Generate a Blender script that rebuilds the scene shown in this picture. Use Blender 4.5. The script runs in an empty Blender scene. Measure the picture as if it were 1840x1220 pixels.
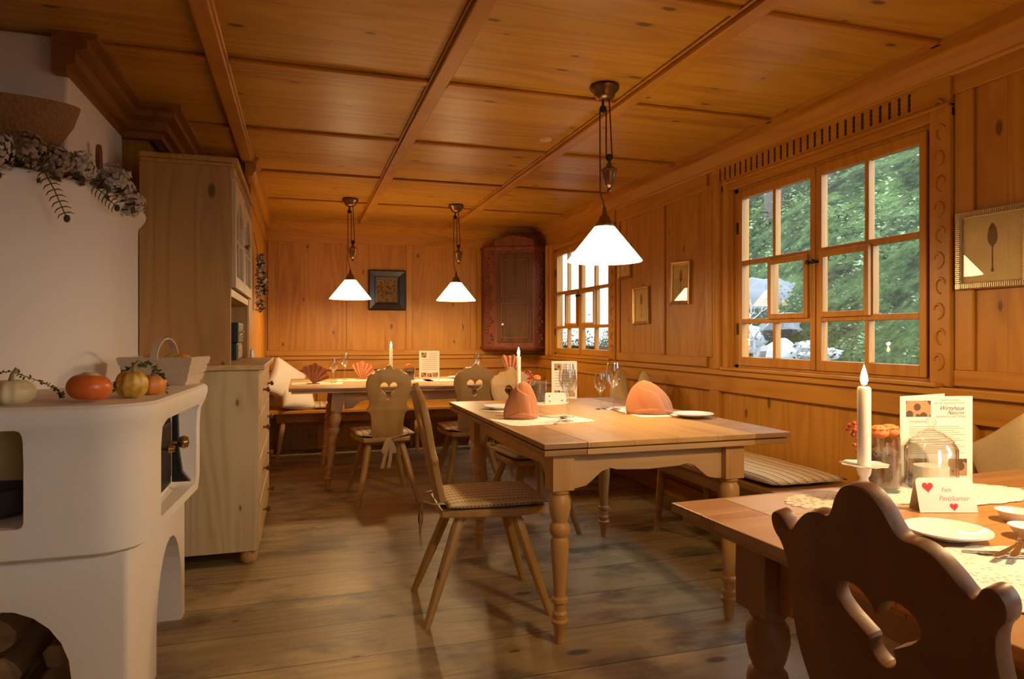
import bpy, bmesh, math, random
from mathutils import Vector, Matrix, noise
PI = math.pi
SC = bpy.context.scene
COL = SC.collection
random.seed(7)

# ------------------------------------------------------------------ camera, world, exposure
YAW = math.radians(17.3)
cd = bpy.data.cameras.new('camera'); cam = bpy.data.objects.new('camera', cd); COL.objects.link(cam)
cd.sensor_width = 36.0; cd.lens = 36.0 * 1220 / 1840; cd.clip_start = 0.05; cd.clip_end = 200
cd.shift_y = -7.0 / 1840
cam.location = (0, 0, 1.15); cam.rotation_euler = (PI / 2, 0, -YAW)
SC.camera = cam
SC.view_settings.view_transform = 'Standard'; SC.view_settings.look = 'None'
SC.view_settings.exposure = 0.0; SC.view_settings.gamma = 1.0
try: SC.view_settings.use_curve_mapping = False
except Exception: pass
W = bpy.data.worlds.new('world'); SC.world = W; W.use_nodes = True
bg = W.node_tree.nodes['Background']; bg.inputs[0].default_value = (0.72, 0.86, 1.0, 1); bg.inputs[1].default_value = 8.5
LAMP_W = 32.0         # each pendant bulb
LAMP_COL = (1.0, 0.66, 0.31)
SHADE_EMIT = 9.5
CANDLE_W = 1.6

# ------------------------------------------------------------------ materials
def newmat(name):
    m = bpy.data.materials.new(name); m.use_nodes = True
    nt = m.node_tree; b = nt.nodes['Principled BSDF']
    return m, nt, b
def N(nt, t, **k):
    n = nt.nodes.new(t)
    for a, v in k.items(): setattr(n, a, v)
    return n
def L(nt, a, b): nt.links.new(a, b)
def math_(nt, op, a, b=None, c=None, clamp=False):
    n = N(nt, 'ShaderNodeMath', operation=op); n.use_clamp = clamp
    for i, v in enumerate((a, b, c)):
        if v is None: continue
        if isinstance(v, (int, float)): n.inputs[i].default_value = v
        else: L(nt, v, n.inputs[i])
    return n.outputs[0]
def ramp(nt, fac, stops):
    r = N(nt, 'ShaderNodeValToRGB'); L(nt, fac, r.inputs[0])
    e = r.color_ramp.elements
    while len(e) < len(stops): e.new(0.5)
    for i, (p, c) in enumerate(stops):
        e[i].position = p; e[i].color = (c[0], c[1], c[2], 1)
    return r.outputs[0]
def mixc(nt, fac, a, b, mode='MIX'):
    n = N(nt, 'ShaderNodeMix', data_type='RGBA', blend_type=mode)
    for idx, v in ((0, fac), (6, a), (7, b)):
        if isinstance(v, (int, float)): n.inputs[idx].default_value = v
        elif isinstance(v, (tuple, list)): n.inputs[idx].default_value = (v[0], v[1], v[2], 1)
        else: L(nt, v, n.inputs[idx])
    return n.outputs[2]
def plain(name, col, rough=0.6, metal=0.0, spec=0.5, bump=0.0, bscale=60, var=0.0, sheen=0.0):
    m, nt, b = newmat(name)
    b.inputs['Base Color'].default_value = (*col, 1); b.inputs['Roughness'].default_value = rough
    b.inputs['Metallic'].default_value = metal; b.inputs['Specular IOR Level'].default_value = spec
    if bump or var:
        tc = N(nt, 'ShaderNodeTexCoord'); ns = N(nt, 'ShaderNodeTexNoise'); L(nt, tc.outputs['Object'], ns.inputs['Vector'])
        ns.inputs['Scale'].default_value = bscale; ns.inputs['Detail'].default_value = 4
        if var:
            c = mixc(nt, ns.outputs['Fac'], tuple(x * (1 - var) for x in col), tuple(min(1, x * (1 + var)) for x in col))
            L(nt, c, b.inputs['Base Color'])
        if bump:
            bp = N(nt, 'ShaderNodeBump'); bp.inputs['Strength'].default_value = bump; bp.inputs['Distance'].default_value = 0.01
            L(nt, ns.outputs['Fac'], bp.inputs['Height']); L(nt, bp.outputs[0], b.inputs['Normal'])
    if sheen: b.inputs['Sheen Weight'].default_value = sheen
    return m
def wood(name, light, dark, grain='Z', plank=None, rough=0.42, knots=0.6, seam=0.004, ring=26.0, stain=None, bump=0.12, knot_col=None, spec=0.4, seamdark=0.35, kscale=1.0, pvar=0.35, flat=None):
    m, nt, b = newmat(name)
    tc = N(nt, 'ShaderNodeTexCoord'); oi = N(nt, 'ShaderNodeObjectInfo')
    off = N(nt, 'ShaderNodeVectorMath', operation='SCALE'); off.inputs[0].default_value = (3.1, 5.3, 4.7); L(nt, oi.outputs['Random'], off.inputs['Scale'])
    if plank is None:
        add = N(nt, 'ShaderNodeVectorMath', operation='ADD'); L(nt, tc.outputs['Object'], add.inputs[0]); L(nt, off.outputs[0], add.inputs[1]); P = add.outputs[0]
    else: P = tc.outputs['Object']
    sep = N(nt, 'ShaderNodeSeparateXYZ'); L(nt, P, sep.inputs[0])
    ax = 'XYZ'.index(grain); seamf = None; pv = None
    if plank:
        pa, pw = 'XYZ'.index(plank[0]), plank[1]
        q = math_(nt, 'DIVIDE', sep.outputs[pa], pw)
        fl = math_(nt, 'FLOOR', q); fr = math_(nt, 'FRACT', q)
        wn = N(nt, 'ShaderNodeTexWhiteNoise', noise_dimensions='1D'); L(nt, fl, wn.inputs['W']); pv = wn.outputs['Value']
        e = math_(nt, 'MINIMUM', fr, math_(nt, 'SUBTRACT', 1.0, fr))
        seamf = math_(nt, 'LESS_THAN', e, seam / pw)
        cmb = N(nt, 'ShaderNodeCombineXYZ')
        for i in range(3):
            if i == ax: L(nt, math_(nt, 'MULTIPLY_ADD', pv, 9.0, sep.outputs[i]), cmb.inputs[i])
            elif i == pa: L(nt, math_(nt, 'MULTIPLY_ADD', fl, 0.37, sep.outputs[i]), cmb.inputs[i])
            else: L(nt, sep.outputs[i], cmb.inputs[i])
        P = cmb.outputs[0]
    def scaled(al, ac):
        mp = N(nt, 'ShaderNodeMapping'); s = [ac] * 3; s[ax] = al
        mp.inputs['Scale'].default_value = s; L(nt, P, mp.inputs['Vector']); return mp.outputs[0]
    vo = N(nt, 'ShaderNodeTexVoronoi'); vo.inputs['Scale'].default_value = 1.0; 
    km = N(nt, 'ShaderNodeMapping'); ks = [4.6 * kscale] * 3; ks[ax] = 2.1 * kscale
    km.inputs['Scale'].default_value = ks; L(nt, P, km.inputs['Vector'])
    if flat:
        ksp = N(nt, 'ShaderNodeSeparateXYZ'); L(nt, km.outputs[0], ksp.inputs[0]); kcb = N(nt, 'ShaderNodeCombineXYZ')
        for q, i in enumerate([i for i in range(3) if i != 'XYZ'.index(flat)]): L(nt, ksp.outputs[i], kcb.inputs[q])
        L(nt, kcb.outputs[0], vo.inputs['Vector']); vo.voronoi_dimensions = '2D'
    else: L(nt, km.outputs[0], vo.inputs['Vector'])
    vs = N(nt, 'ShaderNodeSeparateColor'); L(nt, vo.outputs['Color'], vs.inputs[0])
    kon = math_(nt, 'LESS_THAN', vs.outputs[0], knots)
    kr = math_(nt, 'MULTIPLY_ADD', vs.outputs[1], 0.05, 0.025)
    kd = math_(nt, 'DIVIDE', vo.outputs['Distance'], kr)
    knot = math_(nt, 'MULTIPLY', math_(nt, 'MULTIPLY', math_(nt, 'SUBTRACT', 1.3, kd), 1.8, clamp=True), kon, clamp=True)
    halo = math_(nt, 'MULTIPLY', math_(nt, 'SUBTRACT', 1.0, math_(nt, 'DIVIDE', kd, 5.0), clamp=True), kon)
    n1 = N(nt, 'ShaderNodeTexNoise'); n1.inputs['Scale'].default_value = 1.0; n1.inputs['Detail'].default_value = 1.5; L(nt, scaled(0.45, 4.0), n1.inputs['Vector'])
    rv = math_(nt, 'ADD', math_(nt, 'MULTIPLY', n1.outputs['Fac'], ring * 2.6), math_(nt, 'MULTIPLY', halo, 3.5))
    rings = math_(nt, 'MULTIPLY_ADD', math_(nt, 'SINE', rv), 0.5, 0.5)
    n2 = N(nt, 'ShaderNodeTexNoise'); n2.inputs['Scale'].default_value = 1.0; n2.inputs['Detail'].default_value = 5; L(nt, scaled(2.5, 70.0), n2.inputs['Vector'])
    n3 = N(nt, 'ShaderNodeTexNoise'); n3.inputs['Scale'].default_value = 1.0; n3.inputs['Detail'].default_value = 3; L(nt, scaled(0.8, 3.0), n3.inputs['Vector'])
    f = math_(nt, 'ADD', math_(nt, 'MULTIPLY', rings, 0.32), math_(nt, 'MULTIPLY', n2.outputs['Fac'], 0.45))
    f = math_(nt, 'ADD', f, math_(nt, 'MULTIPLY', n3.outputs['Fac'], 0.55))
    if pv is not None: f = math_(nt, 'ADD', f, math_(nt, 'MULTIPLY', math_(nt, 'SUBTRACT', pv, 0.5), pvar))
    f = math_(nt, 'SUBTRACT', f, 0.18, clamp=True)
    col = ramp(nt, f, [(0.08, dark), (0.42, tuple(0.35 * a + 0.65 * c for a, c in zip(dark, light))), (0.8, light)])
    kc = knot_col or tuple(c * 0.28 for c in dark)
    col = mixc(nt, math_(nt, 'MULTIPLY', halo, 0.35), col, dark)
    col = mixc(nt, math_(nt, 'MULTIPLY', knot, 0.85), col, kc)
    if stain:
        n4 = N(nt, 'ShaderNodeTexNoise'); n4.inputs['Scale'].default_value = 1.0; n4.inputs['Detail'].default_value = 6; n4.inputs['Roughness'].default_value = 0.62; L(nt, scaled(2.0, 3.2), n4.inputs['Vector'])
        sf = ramp(nt, n4.outputs['Fac'], [(0.50, (0, 0, 0)), (0.66, (1, 1, 1))])
        col = mixc(nt, math_(nt, 'MULTIPLY', sf, stain[1]), col, stain[0])
    if seamf is not None: col = mixc(nt, math_(nt, 'MULTIPLY', seamf, 0.85), col, tuple(c * seamdark for c in dark))
    L(nt, col, b.inputs['Base Color'])
    b.inputs['Specular IOR Level'].default_value = spec
    L(nt, math_(nt, 'MULTIPLY_ADD', n2.outputs['Fac'], 0.25, rough - 0.1), b.inputs['Roughness'])
    if bump:
        bp = N(nt, 'ShaderNodeBump'); bp.inputs['Strength'].default_value = bump; bp.inputs['Distance'].default_value = 0.004
        hgt = n2.outputs['Fac']
        if seamf is not None: hgt = math_(nt, 'SUBTRACT', hgt, math_(nt, 'MULTIPLY', seamf, 2.0))
        L(nt, hgt, bp.inputs['Height']); L(nt, bp.outputs[0], b.inputs['Normal'])
    return m
def emit(name, col, s):
    m, nt, b = newmat(name); nt.nodes.remove(b)
    e = N(nt, 'ShaderNodeEmission'); e.inputs[0].default_value = (*col, 1); e.inputs[1].default_value = s
    L(nt, e.outputs[0], nt.nodes['Material Output'].inputs[0]); return m
def glass(name, tint=(1, 1, 1), ior=1.5, rough=0.0, boost=1.0):
    m, nt, b = newmat(name); nt.nodes.remove(b)
    t = N(nt, 'ShaderNodeBsdfTransparent'); t.inputs[0].default_value = (*tint, 1)
    g = N(nt, 'ShaderNodeBsdfGlossy'); g.inputs['Roughness'].default_value = rough
    ge = N(nt, 'ShaderNodeNewGeometry'); dt = N(nt, 'ShaderNodeVectorMath', operation='DOT_PRODUCT')
    L(nt, ge.outputs['Normal'], dt.inputs[0]); L(nt, ge.outputs['Incoming'], dt.inputs[1])
    c1 = math_(nt, 'SUBTRACT', 1.0, math_(nt, 'ABSOLUTE', dt.outputs['Value']), clamp=True)
    fr = math_(nt, 'MULTIPLY_ADD', math_(nt, 'POWER', c1, 5.0), 0.96, 0.04)
    mx = N(nt, 'ShaderNodeMixShader'); L(nt, math_(nt, 'MULTIPLY', fr, boost, clamp=True), mx.inputs[0])
    L(nt, t.outputs[0], mx.inputs[1]); L(nt, g.outputs[0], mx.inputs[2]); L(nt, mx.outputs[0], nt.nodes['Material Output'].inputs[0])
    return m
def stripes(name, axis, period, base, line, dots=True):
    m, nt, b = newmat(name)
    tc = N(nt, 'ShaderNodeTexCoord'); sp = N(nt, 'ShaderNodeSeparateXYZ'); L(nt, tc.outputs['Object'], sp.inputs[0])
    a = 'XYZ'.index(axis); o = 1 - a
    fr = math_(nt, 'FRACT', math_(nt, 'DIVIDE', sp.outputs[a], period))
    l1 = math_(nt, 'LESS_THAN', math_(nt, 'ABSOLUTE', math_(nt, 'SUBTRACT', fr, 0.5)), 0.13)
    l2 = math_(nt, 'LESS_THAN', math_(nt, 'ABSOLUTE', math_(nt, 'SUBTRACT', fr, 0.16)), 0.05)
    dt = math_(nt, 'GREATER_THAN', math_(nt, 'FRACT', math_(nt, 'DIVIDE', sp.outputs[o], period * 0.35)), 0.25)
    if dots: l1 = math_(nt, 'MULTIPLY', l1, dt)
    ln = math_(nt, 'MAXIMUM', l1, math_(nt, 'MULTIPLY', l2, 0.5))
    ns = N(nt, 'ShaderNodeTexNoise'); ns.inputs['Scale'].default_value = 220; L(nt, tc.outputs['Object'], ns.inputs['Vector'])
    c = mixc(nt, math_(nt, 'MULTIPLY', ln, 0.75), base, line)
    c = mixc(nt, math_(nt, 'MULTIPLY', ns.outputs['Fac'], 0.25), c, tuple(x * 0.6 for x in base))
    L(nt, c, b.inputs['Base Color']); b.inputs['Roughness'].default_value = 0.9; b.inputs['Specular IOR Level'].default_value = 0.15
    bp = N(nt, 'ShaderNodeBump'); bp.inputs['Strength'].default_value = 0.4; bp.inputs['Distance'].default_value = 0.003
    L(nt, math_(nt, 'ADD', ns.outputs['Fac'], ln), bp.inputs['Height']); L(nt, bp.outputs[0], b.inputs['Normal'])
    return m
def speckle(name, base, spot, scale=90, amt=0.45, thr=0.33):
    m, nt, b = newmat(name)
    tc = N(nt, 'ShaderNodeTexCoord'); v = N(nt, 'ShaderNodeTexVoronoi'); v.inputs['Scale'].default_value = scale; L(nt, tc.outputs['Object'], v.inputs['Vector'])
    s = math_(nt, 'LESS_THAN', v.outputs['Distance'], thr)
    c = mixc(nt, math_(nt, 'MULTIPLY', s, amt), base, spot)
    L(nt, c, b.inputs['Base Color']); b.inputs['Roughness'].default_value = 0.85; b.inputs['Specular IOR Level'].default_value = 0.2
    bp = N(nt, 'ShaderNodeBump'); bp.inputs['Strength'].default_value = 0.5; bp.inputs['Distance'].default_value = 0.002
    L(nt, v.outputs['Distance'], bp.inputs['Height']); L(nt, bp.outputs[0], b.inputs['Normal'])
    return m

PL, PD = (0.50, 0.222, 0.022), (0.33, 0.118, 0.009)
M = {}
M['wall_v_y'] = wood('pine_wall_vertical_y', PL, PD, 'Z', ('Y', 0.21), flat='X', rough=0.45, seam=0.0009, knots=0.6, pvar=0.22, seamdark=0.6)
M['wall_v_x'] = wood('pine_wall_vertical_x', PL, PD, 'Z', ('X', 0.21), flat='Y', rough=0.45, seam=0.0009, knots=0.6, pvar=0.22, seamdark=0.6)
M['rail_x'] = wood('pine_rail_x', PL, PD, 'X', rough=0.4, knots=0.35)
M['rail_y'] = wood('pine_rail_y', PL, PD, 'Y', rough=0.4, knots=0.35)
M['rail_z'] = wood('pine_rail_z', PL, PD, 'Z', rough=0.4, knots=0.35)
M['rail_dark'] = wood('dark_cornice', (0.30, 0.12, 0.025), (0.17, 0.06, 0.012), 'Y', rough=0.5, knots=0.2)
M['ceil'] = wood('pine_ceiling', (0.54, 0.275, 0.030), (0.34, 0.145, 0.012), 'X', ('Y', 0.255), flat='Z', rough=0.36, seam=0.0015, knots=0.62, pvar=0.4, seamdark=0.7)
M['floor'] = wood('worn_plank_floor', (0.42, 0.315, 0.16), (0.25, 0.175, 0.085), 'X', ('Y', 0.31), flat='Z', rough=0.42, seam=0.003, knots=0.5, stain=((0.060, 0.050, 0.040), 0.85), kscale=0.8, spec=0.45, pvar=0.5, seamdark=0.2)
M['cab'] = wood('pale_cabinet_pine', (0.60, 0.46, 0.26), (0.42, 0.29, 0.13), 'Z', flat='Y', rough=0.5, knots=0.7, ring=34)
M['cab_up'] = wood('orange_cabinet_pine', (0.44, 0.235, 0.065), (0.30, 0.145, 0.032), 'Z', flat='Y', rough=0.5, knots=0.7, ring=30)
M['cab_y'] = wood('pale_cabinet_pine_front', (0.62, 0.42, 0.20), (0.43, 0.26, 0.11), 'Y', rough=0.5, knots=0.4, ring=20)
M['table'] = wood('table_top_oak', (0.62, 0.37, 0.13), (0.45, 0.24, 0.07), 'Y', ('X', 0.18), rough=0.36, knots=0.1, seam=0.0008, ring=14, pvar=0.25)
M['table_end'] = wood('table_end_board', (0.38, 0.21, 0.085), (0.26, 0.13, 0.05), 'X', rough=0.4, knots=0.1)
M['table_x'] = wood('table_board_x', (0.60, 0.38, 0.17), (0.44, 0.26, 0.10), 'X', rough=0.4, knots=0.2)
M['leg'] = wood('turned_leg_wood', (0.58, 0.34, 0.12), (0.40, 0.21, 0.065), 'Z', rough=0.38, knots=0.1)
M['table3'] = wood('reddish_table_top', (0.50, 0.26, 0.09), (0.34, 0.155, 0.045), 'X', ('Y', 0.22), rough=0.3, knots=0.1, seam=0.001, ring=12)
M['table3_in'] = wood('reddish_table_inlay', (0.56, 0.36, 0.21), (0.44, 0.26, 0.14), 'X', rough=0.28, knots=0.0, ring=10)
M['table3_leg'] = wood('reddish_leg', (0.36, 0.175, 0.07), (0.24, 0.11, 0.04), 'Z', rough=0.4, knots=0.1)
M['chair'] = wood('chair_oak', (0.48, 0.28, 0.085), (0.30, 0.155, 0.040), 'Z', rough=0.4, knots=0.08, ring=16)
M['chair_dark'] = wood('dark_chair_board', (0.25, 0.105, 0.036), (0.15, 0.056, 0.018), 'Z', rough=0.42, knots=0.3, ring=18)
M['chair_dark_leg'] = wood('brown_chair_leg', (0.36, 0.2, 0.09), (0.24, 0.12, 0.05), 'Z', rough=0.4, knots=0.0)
M['darkwood'] = wood('dark_red_cupboard_wood', (0.22, 0.055, 0.016), (0.08, 0.020, 0.007), 'Z', rough=0.6, knots=0.1, ring=20)
M['darkwood_b'] = wood('cupboard_door_wood', (0.13, 0.06, 0.02), (0.06, 0.026, 0.009), 'Z', rough=0.65, spec=0.2, knots=0.1)
M['bark'] = wood('split_log', (0.36, 0.20, 0.09), (0.12, 0.06, 0.03), 'Y', rough=0.8, knots=0.2)
M['bench'] = wood('bench_wood', (0.52, 0.29, 0.10), (0.34, 0.17, 0.05), 'Y', rough=0.4, knots=0.3)
M['plaster'] = plain('lime_plaster', (0.80, 0.73, 0.61), 0.75, bump=0.12, bscale=14, var=0.03, spec=0.25)
M['plaster_in'] = plain('yellowed_plaster', (0.60, 0.44, 0.18), 0.8, bump=0.1, bscale=14, var=0.08, spec=0.2)
M['iron'] = plain('black_iron', (0.025, 0.022, 0.02), 0.45, metal=0.6, bump=0.3, bscale=80)
M['brass'] = plain('aged_brass', (0.62, 0.40, 0.13), 0.25, metal=1.0)
M['bronze'] = plain('dark_bronze', (0.20, 0.11, 0.06), 0.3, metal=0.9, var=0.2)
M['cord'] = plain('brown_cord', (0.07, 0.022, 0.012), 0.7)
M['shade'] = emit('lit_opal_glass', (1.0, 0.70, 0.36), SHADE_EMIT)
M['flame'] = emit('candle_flame', (1.0, 0.62, 0.22), 60.0)
M['wax'] = plain('ivory_wax', (0.86, 0.80, 0.66), 0.4, spec=0.4)
M['wax'].node_tree.nodes['Principled BSDF'].inputs['Subsurface Weight'].default_value = 0.35
M['wax'].node_tree.nodes['Principled BSDF'].inputs['Subsurface Radius'].default_value = (0.03, 0.02, 0.01)
M['china'] = plain('white_china', (0.86, 0.83, 0.77), 0.12, spec=0.6)
M['linen'] = speckle('cream_lace', (0.84, 0.79, 0.68), (0.38, 0.27, 0.15), 85, 0.55, 0.30)
M['linen_pink'] = speckle('patterned_mat', (0.72, 0.60, 0.46), (0.25, 0.13, 0.10), 60, 0.6, 0.35)
M['napkin'] = plain('salmon_napkin', (0.54, 0.215, 0.095), 0.85, bump=0.3, bscale=220, var=0.06, spec=0.15, sheen=0.3)
M['white_cloth'] = plain('off_white_cotton', (0.74, 0.68, 0.58), 0.9, bump=0.3, bscale=60, spec=0.1)
M['beige_cloth'] = plain('beige_cotton', (0.58, 0.43, 0.22), 0.9, bump=0.3, bscale=60, spec=0.1)
M['stripe_y'] = stripes('striped_cushion_y', 'Y', 0.045, (0.66, 0.52, 0.32), (0.07, 0.05, 0.05))
M['stripe_x'] = stripes('striped_cushion_x', 'X', 0.052, (0.66, 0.52, 0.32), (0.07, 0.05, 0.05))
M['ribbon'] = plain('cream_ribbon', (0.52, 0.38, 0.22), 0.85, spec=0.1)
M['glass'] = glass('clear_glass', (0.97, 0.98, 0.98), 1.5, 0.0, 2.6)
M['pane'] = glass('window_glass', (0.97, 0.98, 0.97), 1.5, 0.0, 0.75)
M['steel'] = plain('polished_steel', (0.72, 0.70, 0.66), 0.15, metal=1.0)
M['paper'] = plain('cream_paper', (0.80, 0.76, 0.66), 0.6, spec=0.3)
M['ink'] = plain('brown_ink', (0.10, 0.055, 0.03), 0.7)
M['ink_soft'] = plain('grey_print', (0.42, 0.34, 0.26), 0.7)
M['photo'] = speckle('printed_photo', (0.40, 0.25, 0.13), (0.09, 0.05, 0.03), 38, 0.9, 0.42)
M['red'] = plain('red_print', (0.65, 0.03, 0.02), 0.5)
M['oldpaper'] = plain('aged_paper', (0.88, 0.66, 0.30), 0.7, var=0.12, bscale=12)
M['sepia'] = plain('sepia_drawing', (0.26, 0.13, 0.05), 0.7, var=0.3, bscale=60)
M['gold'] = plain('old_gold_frame', (0.46, 0.30, 0.13), 0.35, metal=0.8, var=0.3)
M['silver_frame'] = plain('tarnished_frame', (0.50, 0.38, 0.22), 0.35, metal=0.7)
M['blackwood'] = plain('black_lacquer', (0.02, 0.012, 0.009), 0.25, spec=0.6)
M['painting'] = speckle('dark_painting', (0.34, 0.22, 0.09), (0.06, 0.04, 0.02), 30, 0.7, 0.4)
M['black'] = plain('black_plastic', (0.012, 0.012, 0.013), 0.4)
M['tan'] = plain('tan_plastic', (0.30, 0.20, 0.10), 0.5)
M['basket'] = plain('brown_wicker', (0.30, 0.14, 0.05), 0.8, bump=0.8, bscale=70, var=0.4)
M['splint'] = plain('pale_wood_splint', (0.62, 0.49, 0.32), 0.7, bump=0.3, bscale=50, var=0.12)
M['orange_g'] = plain('orange_gourd', (0.66, 0.145, 0.025), 0.35, var=0.15, bscale=12)
M['orange_p'] = plain('bright_orange_gourd', (0.72, 0.26, 0.04), 0.4, var=0.15, bscale=14)
M['pale_g'] = plain('pale_yellow_gourd', (0.70, 0.58, 0.30), 0.4, var=0.15, bscale=10)
M['stem_g'] = plain('gourd_stem', (0.30, 0.22, 0.10), 0.8)
M['leafg'] = plain('dark_green_leaf', (0.035, 0.055, 0.018), 0.6, var=0.4, bscale=30)
M['leafd'] = plain('dried_leaf', (0.055, 0.04, 0.02), 0.7, var=0.4, bscale=30)
M['hyd'] = plain('dried_hydrangea', (0.50, 0.42, 0.32), 0.8, var=0.45, bscale=45)
M['hyd2'] = plain('dried_hydrangea_dark', (0.34, 0.24, 0.17), 0.8, var=0.45, bscale=45)
M['petal'] = plain('orange_petal', (0.80, 0.25, 0.07), 0.6, var=0.15, bscale=30)
M['berry'] = plain('red_berry', (0.45, 0.06, 0.03), 0.3)
M['soil'] = plain('potpourri', (0.16, 0.09, 0.05), 0.9, bump=0.8, bscale=120, var=0.5)
M['spotwhite'] = plain('ceiling_disc', (0.62, 0.42, 0.20), 0.4)
def striped_gourd():
    m, nt, b = newmat('striped_gourd')
    tc = N(nt, 'ShaderNodeTexCoord'); w = N(nt, 'ShaderNodeTexNoise'); w.inputs['Scale'].default_value = 22; w.inputs['Detail'].default_value = 3
    L(nt, tc.outputs['Object'], w.inputs['Vector'])
    c = ramp(nt, w.outputs['Fac'], [(0.35, (0.40, 0.22, 0.025)), (0.5, (0.60, 0.36, 0.04)), (0.62, (0.72, 0.52, 0.12))])
    L(nt, c, b.inputs['Base Color']); b.inputs['Roughness'].default_value = 0.35; return m
M['striped_g'] = striped_gourd()
def foliage_mat(name, a, b_, c_):
    m, nt, b = newmat(name)
    tc = N(nt, 'ShaderNodeTexCoord'); ns = N(nt, 'ShaderNodeTexNoise'); ns.inputs['Scale'].default_value = 2.2; ns.inputs['Detail'].default_value = 10; ns.inputs['Roughness'].default_value = 0.85
    L(nt, tc.outputs['Object'], ns.inputs['Vector'])
    L(nt, ramp(nt, ns.outputs['Fac'], [(0.42, a), (0.51, b_), (0.64, c_)]), b.inputs['Base Color']); b.inputs['Roughness'].default_value = 0.85; b.inputs['Specular IOR Level'].default_value = 0.06
    return m
M['hill'] = foliage_mat('hillside_grass', (0.012, 0.014, 0.008), (0.035, 0.05, 0.018), (0.08, 0.12, 0.04))
M['bush'] = foliage_mat('shrub_leaves', (0.010, 0.012, 0.007), (0.055, 0.078, 0.030), (0.27, 0.33, 0.19))
M['rock'] = plain('grey_rock', (0.12, 0.124, 0.132), 0.85, bump=0.6, bscale=6, var=0.35)
M['rock_pale'] = plain('pale_rock', (0.34, 0.35, 0.37), 0.85, bump=0.6, bscale=8, var=0.3)
M['render_wall'] = plain('white_render', (0.92, 0.88, 0.78), 0.9)
M['trunk'] = plain('tree_bark', (0.07, 0.055, 0.045), 0.9, bump=0.6, bscale=20)
M['whitetwig'] = plain('pale_twig', (0.5, 0.5, 0.52), 0.8)

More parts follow.
